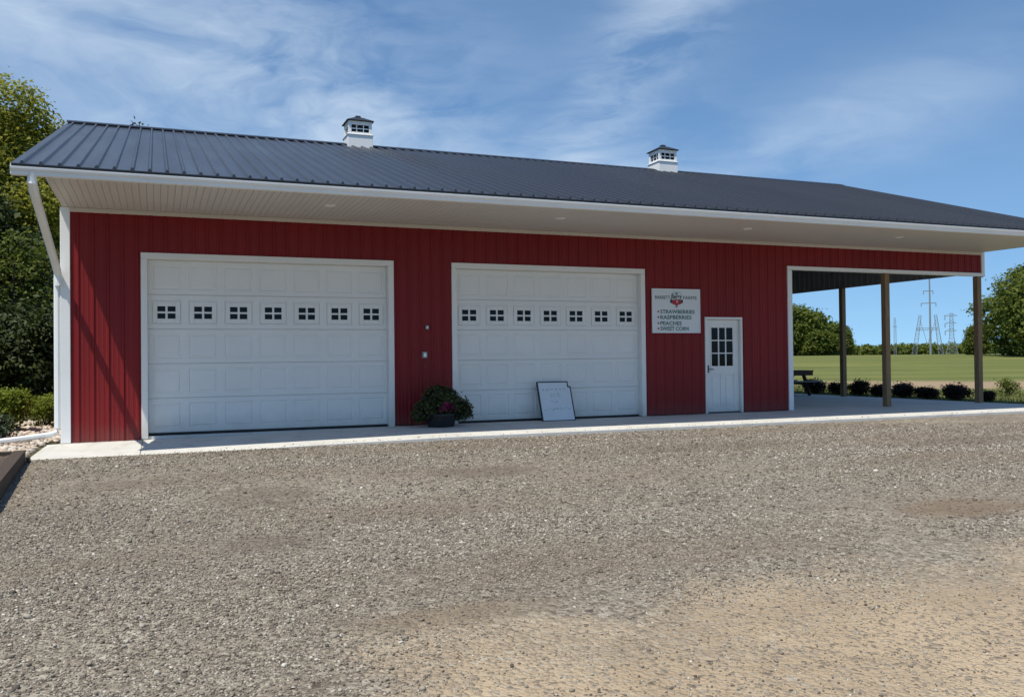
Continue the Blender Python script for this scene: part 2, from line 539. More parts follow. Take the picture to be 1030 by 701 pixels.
# ------------------------------------------------------------------ barn
barn = thing('barn', (0, 0, 0), 'long red ribbed-steel barn with dark metal roof, two white overhead doors and open end bay', 'barn')
PITCH = .2286
def profile(a, b, minor=True):
    """(u, height) polyline of ribbed sheet between a and b"""
    pts = []
    k0 = int(math.floor(a / PITCH)) - 1
    k1 = int(math.ceil(b / PITCH)) + 1
    for k in range(k0, k1 + 1):
        c = k * PITCH
        pts += [(c - .03, 0), (c - .012, .021), (c + .012, .021), (c + .03, 0)]
        for q in ((.076, .1526) if minor else ()):
            pts += [(c + q - .016, 0), (c + q - .009, .004), (c + q + .009, .004), (c + q + .016, 0)]
    out = []
    def at(u):
        for (u0, h0), (u1, h1) in zip(pts[:-1], pts[1:]):
            if u0 <= u <= u1:
                return h0 + (h1 - h0) * (u - u0) / (u1 - u0)
        return 0
    out.append((a, at(a)))
    out += [p for p in pts if a + 1e-4 < p[0] < b - 1e-4]
    out.append((b, at(b)))
    return out

def ribbed_x(mb, x0, x1, z0, z1, y, sgn=-1):
    p = profile(x0, x1)
    for (u0, h0), (u1, h1) in zip(p[:-1], p[1:]):
        mb.quad((u0, y + sgn * h0, z0), (u1, y + sgn * h1, z0), (u1, y + sgn * h1, z1), (u0, y + sgn * h0, z1))

def roof_z(y):   # top of roof sheet
    return 3.975 + .3215 * (min(y, 2 * 5.39 - y) + 2.86)

def ribbed_gable(mb, y0, y1, zb, x, sgn):
    p = profile(y0, y1)
    for (u0, h0), (u1, h1) in zip(p[:-1], p[1:]):
        mb.quad((x + sgn * h0, u0, zb), (x + sgn * h1, u1, zb), (x + sgn * h1, u1, roof_z(u1) - .12), (x + sgn * h0, u0, roof_z(u0) - .12))

D1 = (1.2, 5.64); D2 = (6.80, 11.15); MD = (12.66, 13.655); JX = 14.93
DH = 3.15; MH = 2.134; JH = 3.245
sd = MB()
ribbed_x(sd, 0.02, D1[0] + .04, -.062, HW, 0)
ribbed_x(sd, D1[0] + .04, D1[1] - .04, DH - .04, HW, 0)
ribbed_x(sd, D1[1] - .04, D2[0] + .04, .015, HW, 0)
ribbed_x(sd, D2[0] + .04, D2[1] - .04, DH - .04, HW, 0)
ribbed_x(sd, D2[1] - .04, MD[0] + .03, .015, HW, 0)
ribbed_x(sd, MD[0] + .03, MD[1] - .03, MH - .03, HW, 0)
ribbed_x(sd, MD[1] - .03, JX + .03, .015, HW, 0)
ribbed_x(sd, JX + .03, W - .02, JH + .03, HW, 0)
sd.build('front_siding', M['red'], barn)
ga = MB()
ribbed_gable(ga, .02, D - .02, .015, 0., -1)
ribbed_x(ga, 0.02, W - .02, .015, HW, D, 1)
ga.build('gable_siding', M['red'], barn)
gb = MB()
ribbed_gable(gb, .02, D - .02, 3.36, W, 1)
gb.build('gable_siding', M['red'], barn)
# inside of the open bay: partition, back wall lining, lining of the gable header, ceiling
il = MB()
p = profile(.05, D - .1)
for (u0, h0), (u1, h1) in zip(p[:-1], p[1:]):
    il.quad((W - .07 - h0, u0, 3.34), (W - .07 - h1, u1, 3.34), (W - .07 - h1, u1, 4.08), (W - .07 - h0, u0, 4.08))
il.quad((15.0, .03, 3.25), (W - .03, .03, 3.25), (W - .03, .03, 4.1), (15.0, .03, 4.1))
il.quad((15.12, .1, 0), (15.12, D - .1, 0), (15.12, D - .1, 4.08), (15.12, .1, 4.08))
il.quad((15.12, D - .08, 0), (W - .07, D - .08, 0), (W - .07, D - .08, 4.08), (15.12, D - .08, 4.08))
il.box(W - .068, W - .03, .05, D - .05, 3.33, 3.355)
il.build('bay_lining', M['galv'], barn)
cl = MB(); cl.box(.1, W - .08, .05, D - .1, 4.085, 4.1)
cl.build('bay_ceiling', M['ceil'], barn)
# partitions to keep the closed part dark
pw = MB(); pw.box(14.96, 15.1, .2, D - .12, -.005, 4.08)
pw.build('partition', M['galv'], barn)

# white trim
tr = MB()
def trim_box(x0, x1, z0, z1, y0=-.035, y1=.02):
    tr.box(x0, x1, y0, y1, z0, z1, bev=.004)
trim_box(-.03, .115, -.066, HW - .002)                    # front-left corner, wraps the side
tr.box(-.034, -.0035, -.031, .13, -.066, HW - .004)
tr.build('corner_trim', M['white'], barn)
tr = MB()
trim_box(W - .07, W + .035, JH, HW - .002)
tr.box(W + .004, W + .037, -.030, .13, JH, HW - .004)
tr.build('corner_trim', M['white'], barn)
tr = MB()
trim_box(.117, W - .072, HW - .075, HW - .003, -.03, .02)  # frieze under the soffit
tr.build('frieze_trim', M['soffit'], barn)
tr = MB()
def opening(x0, x1, zt, w=.105, dep=.16, bottom=.004):
    trim_box(x0, x0 + w, bottom, zt - w - .002, -.03, dep)
    trim_box(x1 - w, x1, bottom, zt - w - .002, -.03, dep)
    trim_box(x0, x1, zt - w, zt, -.032, dep)
opening(D1[0], D1[1], DH, bottom=-.05); opening(D2[0], D2[1], DH)
tr.build('door_surround', M['door'], barn)
tr = MB(); opening(MD[0], MD[1], MH, .05, .11)
tr.build('door_surround', M['door'], barn)
tr = MB()
trim_box(JX, JX + .13, .004, JH - .002, -.034, .12)
trim_box(JX, W + .033, JH + .001, JH + .085, -.036, .10)
tr.build('bay_surround', M['white'], barn)

# overhead doors
def garage_door(x0, x1):
    w = .105
    a, b = x0 + w + .002, x1 - w - .002
    yd = .115
    zt = DH - w - .003
    n, hs = 5, (zt - .03) / 5
    door = MB()
    door.box(a, b, yd - .004, yd + .045, .008, .035, 1)              # rubber seal
    door.box(a, b, yd + .03, yd + .05, .03, zt)                       # back skin
    wins = []
    cw = (b - a) / 7
    for r in range(n):
        z0 = .036 + r * hs; z1 = z0 + hs - .004
        # section face as a grid with embossed panels; rounded lips at the joints
        door.quad((a, yd + .007, z0), (b, yd + .007, z0), (b, yd, z0 + .012), (a, yd, z0 + .012))
        door.quad((a, yd, z1 - .012), (b, yd, z1 - .012), (b, yd + .008, z1), (a, yd + .008, z1))
        door.quad((a, yd + .008, z1), (b, yd + .008, z1), (b, yd + .03, z1), (a, yd + .03, z1))
        zb, zc = z0 + .012, z1 - .012
        pz0, pz1 = z0 + .085, z1 - .085
        door.quad((a, yd, zb), (b, yd, zb), (b, yd, pz0), (a, yd, pz0))
        door.quad((a, yd, pz1), (b, yd, pz1), (b, yd, zc), (a, yd, zc))
        for c in range(7):
            u0 = a + c * cw; u1 = u0 + cw
            q0, q1 = u0 + .06, u1 - .06
            door.quad((u0, yd, pz0), (q0, yd, pz0), (q0, yd, pz1), (u0, yd, pz1))
            door.quad((q1, yd, pz0), (u1, yd, pz0), (u1, yd, pz1), (q1, yd, pz1))
            # emboss: groove in, then raised field
            rings = [(0, 0), (.012, .011), (.028, .011), (.045, .001)]
            for (i0, d0), (i1, d1) in zip(rings[:-1], rings[1:]):
                A = [(q0 + i0, yd + d0, pz0 + i0), (q1 - i0, yd + d0, pz0 + i0), (q1 - i0, yd + d0, pz1 - i0), (q0 + i0, yd + d0, pz1 - i0)]
                B = [(q0 + i1, yd + d1, pz0 + i1), (q1 - i1, yd + d1, pz0 + i1), (q1 - i1, yd + d1, pz1 - i1), (q0 + i1, yd + d1, pz1 - i1)]
                for k in range(4):
                    door.quad(A[k], A[(k + 1) % 4], B[(k + 1) % 4], B[k])
            i, d = rings[-1]
            if r != 3: door.quad((q0 + i, yd + d, pz0 + i), (q1 - i, yd + d, pz0 + i), (q1 - i, yd + d, pz1 - i), (q0 + i, yd + d, pz1 - i))
            if r == 3:
                wins.append(((u0 + u1) / 2, (z0 + z1) / 2 - .012))
    d = door.build('garage_door', [M['door'], M['black']], barn)
    for (cx, cz) in wins:
        m = MB()
        ow, oh, gw, gh = .225, .19, .148, .108
        y0, y1 = yd - .006, yd + .008
        m.box(cx - ow, cx - gw, y0, y1, cz - oh, cz + oh, bev=.004)
        m.box(cx + gw, cx + ow, y0, y1, cz - oh, cz + oh, bev=.004)
        m.box(cx - gw + .001, cx + gw - .001, y0 + .001, y1, cz + gh, cz + oh - .001, bev=.003)
        m.box(cx - gw + .001, cx + gw - .001, y0 + .001, y1, cz - oh + .001, cz - gh, bev=.003)
        m.box(cx - .018, cx + .018, y0 + .003, y1 - .001, cz - gh, cz + gh)
        m.box(cx - gw, cx - .018, y0 + .003, y1 - .002, cz - .016, cz + .016)
        m.box(cx + .018, cx + gw, y0 + .003, y1 - .002, cz - .016, cz + .016)
        m.quad((cx - gw, y0 + .011, cz - gh), (cx + gw, y0 + .011, cz - gh), (cx + gw, y0 + .011, cz + gh), (cx - gw, y0 + .011, cz + gh), 1)
        local(m.build('window', [M['door'], M['glass']], d))
garage_door(*D1)
garage_door(*D2)

# entry door
a, b = MD[0] + .055, MD[1] - .055
yd = .055
zt = MH - .056
dm = MB()
lx0, lx1, lz0, lz1 = a + .13, b - .13, 1.02, 1.93
dm.box(a, lx0, yd, yd + .045, .03, zt, bev=.003)
dm.box(lx1, b, yd, yd + .045, .03, zt, bev=.003)
dm.box(lx0 + .001, lx1 - .001, yd + .001, yd + .045, lz1, zt - .001)
dm.box(lx0 + .001, lx1 - .001, yd + .001, yd + .045, .031, .14)
dm.box(lx0 + .001, lx1 - .001, yd + .001, yd + .045, .86, lz0)
xm = (lx0 + lx1) / 2
dm.box(xm - .05, xm + .05, yd + .001, yd + .045, .142, .858)
for q0, q1 in ((lx0 + .002, xm - .052), (xm + .052, lx1 - .002)):
    dm.box(q0, q1, yd + .016, yd + .04, .142, .858)
    dm.box(q0 + .04, q1 - .04, yd + .004, yd + .02, .19, .81, bev=.01)
dm.box(a - .003, b + .003, yd - .06, yd + .05, .004, .026, 1)
ed = dm.build('entry_door', [M['door'], M['chrome']], barn)
wm = MB()
fr = .028
wm.box(lx0, lx0 + fr, yd - .012, yd + .02, lz0, lz1, bev=.003); wm.box(lx1 - fr, lx1, yd - .012, yd + .02, lz0, lz1, bev=.003)
wm.box(lx0 + fr, lx1 - fr, yd - .011, yd + .02, lz0, lz0 + fr); wm.box(lx0 + fr, lx1 - fr, yd - .011, yd + .02, lz1 - fr, lz1)
ix0, ix1, iz0, iz1 = lx0 + fr, lx1 - fr, lz0 + fr, lz1 - fr
for k in (1, 2):
    x = ix0 + (ix1 - ix0) * k / 3; z = iz0 + (iz1 - iz0) * k / 3
    wm.box(x - .014, x + .014, yd - .008, yd + .016, iz0, iz1)
    wm.box(ix0, ix1, yd - .006, yd + .014, z - .012, z + .012)
wm.quad((ix0, yd + .008, iz0), (ix1, yd + .008, iz0), (ix1, yd + .008, iz1), (ix0, yd + .008, iz1), 1)
local(wm.build('window', [M['door'], M['glass']], ed))
hm = MB()
hm.box(a + .035, a + .085, yd - .012, yd - .001, .90, 1.07, bev=.004)
hm.tube([(a + .06, yd - .012, .98), (a + .06, yd - .055, .98), (a + .09, yd - .062, .978), (a + .17, yd - .062, .975)], .010, 8)
hm.tube([(a + .06, yd - .012, 1.045), (a + .06, yd - .03, 1.045)], .018, 10)
local(hm.build('handle', M['chrome'], ed))

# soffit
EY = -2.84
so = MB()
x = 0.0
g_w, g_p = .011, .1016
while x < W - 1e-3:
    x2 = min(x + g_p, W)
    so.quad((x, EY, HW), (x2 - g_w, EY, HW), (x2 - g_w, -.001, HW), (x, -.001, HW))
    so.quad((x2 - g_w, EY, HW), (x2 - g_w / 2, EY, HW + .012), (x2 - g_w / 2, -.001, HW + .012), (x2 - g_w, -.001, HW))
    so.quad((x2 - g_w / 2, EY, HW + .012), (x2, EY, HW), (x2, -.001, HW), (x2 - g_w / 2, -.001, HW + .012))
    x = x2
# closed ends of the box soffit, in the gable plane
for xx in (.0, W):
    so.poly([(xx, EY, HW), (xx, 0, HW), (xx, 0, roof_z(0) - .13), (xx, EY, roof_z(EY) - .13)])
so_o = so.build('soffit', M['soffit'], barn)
for lx in (4.16, 8.44, 12.67, 16.77):
    lm = MB(); seg = 20
    for k in range(seg):
        t0, t1 = 2 * math.pi * k / seg, 2 * math.pi * (k + 1) / seg
        P = lambda r, t, z: (lx + r * math.cos(t), -1.55 + r * math.sin(t), z)
        lm.quad(P(.095, t0, HW - .001), P(.095, t1, HW - .001), P(.08, t1, HW - .014), P(.08, t0, HW - .014))
        lm.quad(P(.08, t0, HW - .014), P(.08, t1, HW - .014), P(.065, t1, HW - .006), P(.065, t0, HW - .006))
        lm.poly([P(.065, t0, HW - .006), P(.065, t1, HW - .006), (lx, -1.55, HW - .006)], 1)
    local(lm.build('recessed_light', [M['white'], M['lamp']], so_o))
# sub-fascia and gutter along the eave
GX0, GX1 = -.36, W + .36
fm = MB()
fm.box(GX0 + .01, GX1 - .01, EY - .02, EY - .001, HW - .012, 3.955)
fm.build('fascia', M['white'], barn)
gm = MB()
gy = EY - .022
DZ = -.022
prof = [(gy, 3.925), (gy, 3.82), (gy - .075, 3.82), (gy - .085, 3.83), (gy - .088, 3.868), (gy - .108, 3.882), (gy - .118, 3.90), (gy - .122, 3.925), (gy - .112, 3.929), (gy - .106, 3.918)]
prof = [(y_, z_ + DZ) for y_, z_ in prof]
for (y0, z0), (y1, z1) in zip(prof[:-1], prof[1:]):
    gm.quad((GX0, y0, z0), (GX1, y0, z0), (GX1, y1, z1), (GX0, y1, z1))
for xx in (GX0, GX1):
    gm.poly([(xx, y, z) for y, z in prof])
gm.build('gutter', M['white'], barn)
em_ = MB(); em_.box(GX0 + .004, GX1 - .004, EY - .046, EY - .024, 3.90, roof_z(EY - .046) - .016)  # black strip standing in for the shadowed gap between roof edge and gutter
em_.build('eave_gap_shade', M['black'], barn)
# roof sheets
rf = MB()
p = profile(-.36, W + .36, False)
yr = 5.39
y_e = EY - .05
for s_ in (0, 1):
    ya, yb = (y_e, yr) if s_ == 0 else (yr, 2 * yr - y_e)
    for (u0, h0), (u1, h1) in zip(p[:-1], p[1:]):
        hz = 1.9
        rf.quad((u0, ya, roof_z(ya) + h0 * hz), (u1, ya, roof_z(ya) + h1 * hz), (u1, yb, roof_z(yb) + h1 * hz), (u0, yb, roof_z(yb) + h0 * hz))
# underside and thickness at the rakes
for (ya, yb) in ((y_e, yr), (yr, 2 * yr - y_e)):
    rf.quad((-.355, ya, roof_z(ya) - .014), (W + .355, ya, roof_z(ya) - .014), (W + .355, yb, roof_z(yb) - .014), (-.355, yb, roof_z(yb) - .014))
for i in range(len(p) - 1):
    (u0, h0), (u1, h1) = p[i], p[i + 1]
    rf.quad((u0, y_e, roof_z(y_e) - .014), (u1, y_e, roof_z(y_e) - .014), (u1, y_e, roof_z(y_e) + h1 * 1.9), (u0, y_e, roof_z(y_e) + h0 * 1.9))
ro = rf.build('roof', M['roof'], barn)
rc = MB()
zr = roof_z(yr) + .045
for (y0, z0, y1, z1) in ((yr - .17, zr - .05, yr - .03, zr - .004), (yr - .03, zr - .004, yr, zr + .012), (yr, zr + .012, yr + .03, zr - .004), (yr + .03, zr - .004, yr + .17, zr - .05), (yr - .17, zr - .075, yr - .17, zr - .05), (yr + .17, zr - .05, yr + .17, zr - .075)):
    rc.quad((-.37, y0, z0), (W + .37, y0, z0), (W + .37, y1, z1), (-.37, y1, z1))
local(rc.build('ridge_cap', M['roof'], ro))
# rake trim and sloping gable soffit
for xx, sg in ((-.36, -1), (W + .36, 1)):
    rk = MB()
    for (ya, yb) in ((y_e + .02, yr), (yr, 2 * yr - y_e - .02)):
        x0, x1 = (xx - .012, xx + .012) if sg < 0 else (xx - .012, xx + .012)
        A = [(x0, ya, roof_z(ya) - .15), (x1, ya, roof_z(ya) - .15), (x1, ya, roof_z(ya) - .016), (x0, ya, roof_z(ya) - .016)]
        B = [(x0, yb, roof_z(yb) - .15), (x1, yb, roof_z(yb) - .15), (x1, yb, roof_z(yb) - .016), (x0, yb, roof_z(yb) - .016)]
        for k in range(4):
            rk.quad(A[k], A[(k + 1) % 4], B[(k + 1) % 4], B[k])
        rk.poly(A); rk.poly(B)
        xi = 0 if sg < 0 else W
        xo = xx - sg * .013
        rk.quad((xi, ya, roof_z(ya) - .125), (xo, ya, roof_z(ya) - .125), (xo, yb, roof_z(yb) - .125), (xi, yb, roof_z(yb) - .125))
    rk.build('rake_trim', M['white'], barn)
bm_ = MB()  # back soffit
bm_.box(0, W, D + .02, 2 * yr - EY, HW, HW + .02)
bm_.build('soffit', M['soffit'], barn)

# posts
for (px, py, zt) in ((17.97, .075, JH), (W - .12, .075, JH), (W - .14, 4.85, 3.335), (W - .14, 9.7, 3.335)):
    pm = MB(); w = .072
    pm.box(px - w, px + w, py - w, py + w, .0015, zt, bev=.006)
    pm.build('post', M['post'], barn)

# downspout
ds = MB()
path = [(-.105, EY - .075, 3.834), (-.105, EY - .07, 3.72), (-.10, EY + .12, 3.60), (-.075, -.25, 2.86), (-.065, -.05, 2.74), (-.062, -.035, 2.55)]
ds.tube(path, [.052] * 6, 8, sx=1.25)
ds.tube([(-.085, .04, 2.70), (-.085, .04, .19), (-.105, .02, .12), (-.19, -.02, .085), (-.55, -.14, .05), (-.93, -.28, .02)], [.05] * 6, 8, sx=1.2)
ds.build('downspout', M['white'], barn)

# cupolas
def cupola(cx):
    cy = yr
    zb = roof_z(yr) - .17
    m = MB()
    h = .31; z1 = roof_z(yr) + .20
    m.box(cx - h, cx + h, cy - h, cy + h, zb, z1, bev=.006)
    m.box(cx - h - .02, cx + h + .02, cy - h - .02, cy + h + .02, z1 + .001, z1 + .03, bev=.006)
    b = .255; z2 = z1 + .325
    # corner posts and rails of the lantern
    for sx in (-1, 1):
        for sy in (-1, 1):
            m.box(cx + sx * b - .035, cx + sx * b + .035, cy + sy * b - .035, cy + sy * b + .035, z1 + .031, z2, bev=.004)
    for za, zc in ((z1 + .031, z1 + .085), (z2 - .06, z2)):
        for sy in (-1, 1):
            m.box(cx - b + .034, cx + b - .034, cy + sy * b - .028, cy + sy * b + .028, za, zc)
            m.box(cx + sy * b - .028, cx + sy * b + .028, cy - b + .034, cy + b - .034, za, zc)
    m.box(cx - .295, cx + .295, cy - .295, cy + .295, z2 + .001, z2 + .035, bev=.008)
    c = m.build('cupola', M['white'], barn)
    for ax in (0, 1):
        for s_ in (-1, 1):
            w = MB()
            o_ = s_ * (b - .012)
            za, zc = z1 + .086, z2 - .061
            def bx(u0, u1, v0, v1, t0, t1, mi=0):
                if ax == 0: w.box(cx + u0, cx + u1, cy + o_ + t0, cy + o_ + t1, v0, v1, mi)
                else: w.box(cx + o_ + t0, cx + o_ + t1, cy + u0, cy + u1, v0, v1, mi)
            e = b - .036
            bx(-e, e, za, zc, -.006, .006, 1)
            for u in (-.085, .085): bx(u - .012, u + .012, za, zc, -.015, .015)
            zm = (za + zc) / 2
            for (u0, u1) in ((-e, -.097), (-.073, .073), (.097, e)): bx(u0, u1, zm - .011, zm + .011, -.015, .015)
            local(w.build('window', [M['white'], M['glass']], c))
    r = MB()
    rings = [(.335, z2 + .028), (.34, z2 + .045), (.27, z2 + .085), (.19, z2 + .125), (.12, z2 + .165), (.065, z2 + .185), (.06, z2 + .225)]
    r.quad(*[(cx + i * .335, cy + j * .335, z2 + .037) for i, j in ((-1, -1), (-1, 1), (1, 1), (1, -1))])
    for (a0, za), (a1, zc) in zip(rings[:-1], rings[1:]):
        for k in range(4):
            i0, j0 = ((-1, -1), (1, -1), (1, 1), (-1, 1))[k]; i1, j1 = ((-1, -1), (1, -1), (1, 1), (-1, 1))[(k + 1) % 4]
            r.quad((cx + i0 * a0, cy + j0 * a0, za), (cx + i1 * a0, cy + j1 * a0, za), (cx + i1 * a1, cy + j1 * a1, zc), (cx + i0 * a1, cy + j0 * a1, zc))
    a1, zc = rings[-1]
    r.quad(*[(cx + i * a1, cy + j * a1, zc) for i, j in ((-1, -1), (1, -1), (1, 1), (-1, 1))])
    local(r.build('cap_roof', M['cap'], c))
cupola(6.15)
cupola(15.02)

# ------------------------------------------------------------------ lettering
def text_mesh(body, size, width=None, shear=0., bold=.0):
    cu = bpy.data.curves.new('lettering', 'FONT')
    cu.body = body; cu.size = size; cu.extrude = .0015; cu.shear = shear; cu.offset = bold
    cu.resolution_u = 3
    o = bpy.data.objects.new('lettering', cu)
    C.objects.link(o)
    dg = bpy.context.evaluated_depsgraph_get()
    me = bpy.data.meshes.new_from_object(o.evaluated_get(dg))
    C.objects.unlink(o); bpy.data.objects.remove(o); bpy.data.curves.remove(cu)
    n = len(me.vertices)
    v = np.empty(n * 3, np.float32); me.vertices.foreach_get('co', v); v = v.reshape(-1, 3)
    if width:
        v[:, 0] = (v[:, 0] - v[:, 0].min()) * width / (v[:, 0].max() - v[:, 0].min())
    return me, v

def put_text(parent, body, size, x, z, y, mat, width=None, shear=0., bold=.0, name='lettering'):
    me, v = text_mesh(body, size, width, shear, bold)
    w = np.stack([v[:, 0] + x, np.full(len(v), y) - v[:, 2], v[:, 1] + z], -1)
    me.vertices.foreach_set('co', w.astype(np.float32).ravel())
    me.materials.clear(); me.materials.append(mat)
    me.update()
    o = link(name, me, parent)
    return o

SX0, SX1, SZ0, SZ1 = 11.325, 12.50, 1.80, 2.715
sg = thing('sign', (SX0, -.02, SZ0), 'white farm sign with green produce list on red wall beside the entry door', 'sign')
bd = MB()
bd.box(SX0, SX1, -.05, -.022, SZ0, SZ1, bev=.003)
bd.build('board', M['signface'], sg)
fb = MB()
for (x0, x1, z0, z1) in ((SX0 - .02, SX0, SZ0 - .02, SZ1 + .02), (SX1, SX1 + .02, SZ0 - .02, SZ1 + .02), (SX0, SX1, SZ1, SZ1 + .02), (SX0, SX1, SZ0 - .02, SZ0)):
    fb.box(x0, x1, -.058, -.022, z0, z1)
fb.build('frame', M['white'], sg)
yt = -.0525
put_text(sg, 'BARRETT', .105, SX0 + .055, 2.511, yt, M['text_dark'], .375)
put_text(sg, 'FARMS', .105, SX0 + .765, 2.511, yt, M['text_dark'], .34)
put_text(sg, 'Berry', .15, SX0 + .45, 2.52, yt - .003, M['text_dark'], .28, .3, .002)
for i, (tx, wd, zz) in enumerate((('STRAWBERRIES', .87, 2.20), ('RASPBERRIES', .79, 2.08), ('PEACHES', .535, 1.95), ('SWEET CORN', .71, 1.835))):
    put_text(sg, tx, .115, SX0 + .18, zz, yt, M['text_green'], wd, 0, .002)
    bm2 = MB(); bm2.tube([(SX0 + .13, yt - .001, zz + .04), (SX0 + .13, yt + .002, zz + .04)], .022, 12)
    bm2.build('bullet', M['text_red'], sg)
# emblem: ring above, three red berries with dark leaves
em = MB()
cx, cz = SX0 + .59, 2.596
for k in range(16):
    t0, t1 = math.pi * k / 16, math.pi * (k + 1) / 16
    P = lambda r, t: (cx + r * math.cos(t), yt - .001, cz + r * .62 * math.sin(t))
    em.quad(P(.13, t0), P(.13, t1), P(.118, t1), P(.118, t0), 2)
def disc(mb, x, z, rx, rz, y, mi, seg=14):
    mb.poly([(x + rx * math.cos(2 * math.pi * k / seg), y, z + rz * math.sin(2 * math.pi * k / seg)) for k in range(seg)], mi)
disc(em, cx - .07, 2.451, .055, .055, yt - .001, 0)
disc(em, cx + .07, 2.451, .055, .055, yt - .001, 0)
disc(em, cx + .0, 2.441, .062, .072, yt - .003, 0)
disc(em, cx + .012, 2.458, .026, .03, yt - .005, 3)
disc(em, cx - .135, 2.466, .03, .045, yt - .002, 1)
disc(em, cx + .135, 2.466, .03, .045, yt - .002, 1)
disc(em, cx, 2.351, .03, .022, yt - .002, 2)
disc(em, cx, 2.631, .045, .025, yt - .002, 2)
em.build('emblem', [M['text_red'], M['text_dark'], M['text_teal'], plain('pale_pink', (.6, .35, .36), .5)], sg)

# small boxes on the wall
def wall_box(name, x, z, w, h, label, cat, face=True):
    t = thing(name, (x, -.02, z), label, cat)
    m = MB(); m.box(x - w, x + w, -.055, -.0205, z - h, z + h, bev=.006)
    m.build('housing', M['steel'] if face else M['white'], t)
    m = MB()
    if face:
        m.box(x - w * .55, x + w * .55, -.068, -.0555, z - h * .62, z + h * .62, bev=.004)
    else:
        m.tube([(x, -.0555, z), (x, -.066, z)], w * .55, 12)
    m.build('cover', M['lamp'], t)
wall_box('door_chime', 6.287, 1.88, .033, .04, 'tiny white button box on red wall above the grey outlet box', 'button')
wall_box('outlet_box', 6.235, 1.35, .052, .062, 'grey outdoor outlet box with pale cover on red wall above the planter', 'outlet')

# leaning notice board
nb = thing('notice_board', (8.9, -.2, 0), 'white handwritten notice board in black frame leaning against the second overhead door', 'notice board')
wd, ht = .70, .80
th = math.atan2(.30, .82)
U = Vector((1, 0, 0)); Vv = Vector((0, math.sin(th), math.cos(th))); N = Vector((0, -math.cos(th), math.sin(th)))
O = Vector((8.60, -.315, .012))
def P3(u, v, n): return tuple(O + U * u + Vv * v + N * n)
def slab_(mb, u0, u1, v0, v1, n0, n1, mi=0):
    a = [P3(u, v, n) for n in (n0, n1) for v in (v0, v1) for u in (u0, u1)]
    n = len(mb.v); mb.v += a
    for f in ((0, 2, 3, 1), (4, 5, 7, 6), (0, 1, 5, 4), (2, 6, 7, 3), (0, 4, 6, 2), (1, 3, 7, 5)):
        mb.f.append(tuple(n + i for i in f)); mb.mi.append(mi)
m = MB()
slab_(m, -.02, .0, -.005, ht + .02, -.03, .012); slab_(m, wd, wd + .02, -.005, ht - .10, -.03, .012)
slab_(m, .0, wd - .05, ht, ht + .02, -.03, .012); slab_(m, .0, wd, -.007, .0, -.03, .01)
slab_(m, wd - .05, wd - .03, ht - .09, ht + .02, -.03, .012); slab_(m, wd - .03, wd + .02, ht - .11, ht - .09, -.03, .012)
m.build('frame', M['black'], nb)
m = MB(); slab_(m, .001, wd - .051, .001, ht - .001, -.02, .006); slab_(m, wd - .0505, wd - .001, .001, ht - .112, -.02, .006)
m.build('panel', M['signface'], nb)
def scribble(u0, u1, v, hgt, mat, seed):
    r = random.Random(seed); mb = MB(); u = u0
    while u < u1:
        n = r.randint(3, 7); pts = []
        for k in range(n):
            pts.append((u, v + r.uniform(-.5, .5) * hgt)); u += r.uniform(.008, .016)
        for (a0, b0), (a1, b1) in zip(pts[:-1], pts[1:]):
            dx, dz = a1 - a0, b1 - b0; L = math.hypot(dx, dz); ox, oz = -dz / L * .0035, dx / L * .0035
            mb.quad(P3(a0 + ox, b0 + oz, .0075), P3(a1 + ox, b1 + oz, .0075), P3(a1 - ox, b1 - oz, .0075), P3(a0 - ox, b0 - oz, .0075))
        u += .022
    mb.build('handwriting', mat, nb)
scribble(.08, .58, .65, .05, M['text_grey'], 1)
scribble(.24, .42, .55, .04, M['text_grey'], 2); scribble(.24, .42, .505, .03, M['text_grey'], 6)
scribble(.24, .40, .385, .04, M['text_grey'], 3)
scribble(.05, .30, .23, .05, M['text_grey'], 4); scribble(.30, .62, .24, .05, M['text_teal'], 5)

# ------------------------------------------------------------------ foliage
def rand_dirs(n):
    v = rng.normal(size=(n, 3)); return v / np.linalg.norm(v, axis=1, keepdims=True)

def leaf_quads(cent, size, nrm=None, aspect=.6, jit=.8):
    n = len(cent)
    size = size * rng.uniform(.65, 1.3, n)[:, None]
    d = rand_dirs(n)
    if nrm is not None:
        d = nrm + jit * d
        d /= np.linalg.norm(d, axis=1, keepdims=True) + 1e-9
    t = np.cross(d, rand_dirs(n)); t /= np.linalg.norm(t, axis=1, keepdims=True) + 1e-9
    b = np.cross(d, t)
    t *= size * .5; b *= size * .5 * aspect
    fold = d * size * .12
    V = np.stack([cent - t, cent + b + fold, cent + t, cent - b + fold], 1).reshape(-1, 3)
    idx = np.arange(n * 4).reshape(n, 4)
    return V, idx

def crown_points(lobes, n_clumps, per, sig, bottom_cut=.35):
    """clumps of leaves on the outside of overlapping lobes (cx,cy,cz,rx,ry,rz)"""
    L = np.array(lobes, float)
    vol = (L[:, 3] * L[:, 4] + L[:, 4] * L[:, 5] + L[:, 3] * L[:, 5]); vol /= vol.sum()
    k = rng.choice(len(L), n_clumps, p=vol)
    d = rand_dirs(n_clumps)
    flip = (d[:, 2] < -.2) & (rng.random(n_clumps) < bottom_cut)
    d[flip, 2] *= -1
    rr = 1. - np.abs(rng.normal(0, .16, n_clumps)); rr = np.where(rng.random(n_clumps) < .12, rng.uniform(.3, .9, n_clumps), rr)
    rr *= rng.uniform(.9, 1.1, n_clumps)
    cc = L[k, :3] + d * L[k, 3:6] * rr[:, None]
    nn = d / L[k, 3:6]; nn /= np.linalg.norm(nn, axis=1, keepdims=True)
    m = rng.poisson(per, n_clumps).clip(2)
    ci = np.repeat(np.arange(n_clumps), m)
    off = rng.normal(size=(len(ci), 3)) * sig * np.array([1, 1, .7])
    pts = cc[ci] + off
    nr = nn[ci] * .6 + np.array([0, 0, .5])
    return pts, nr

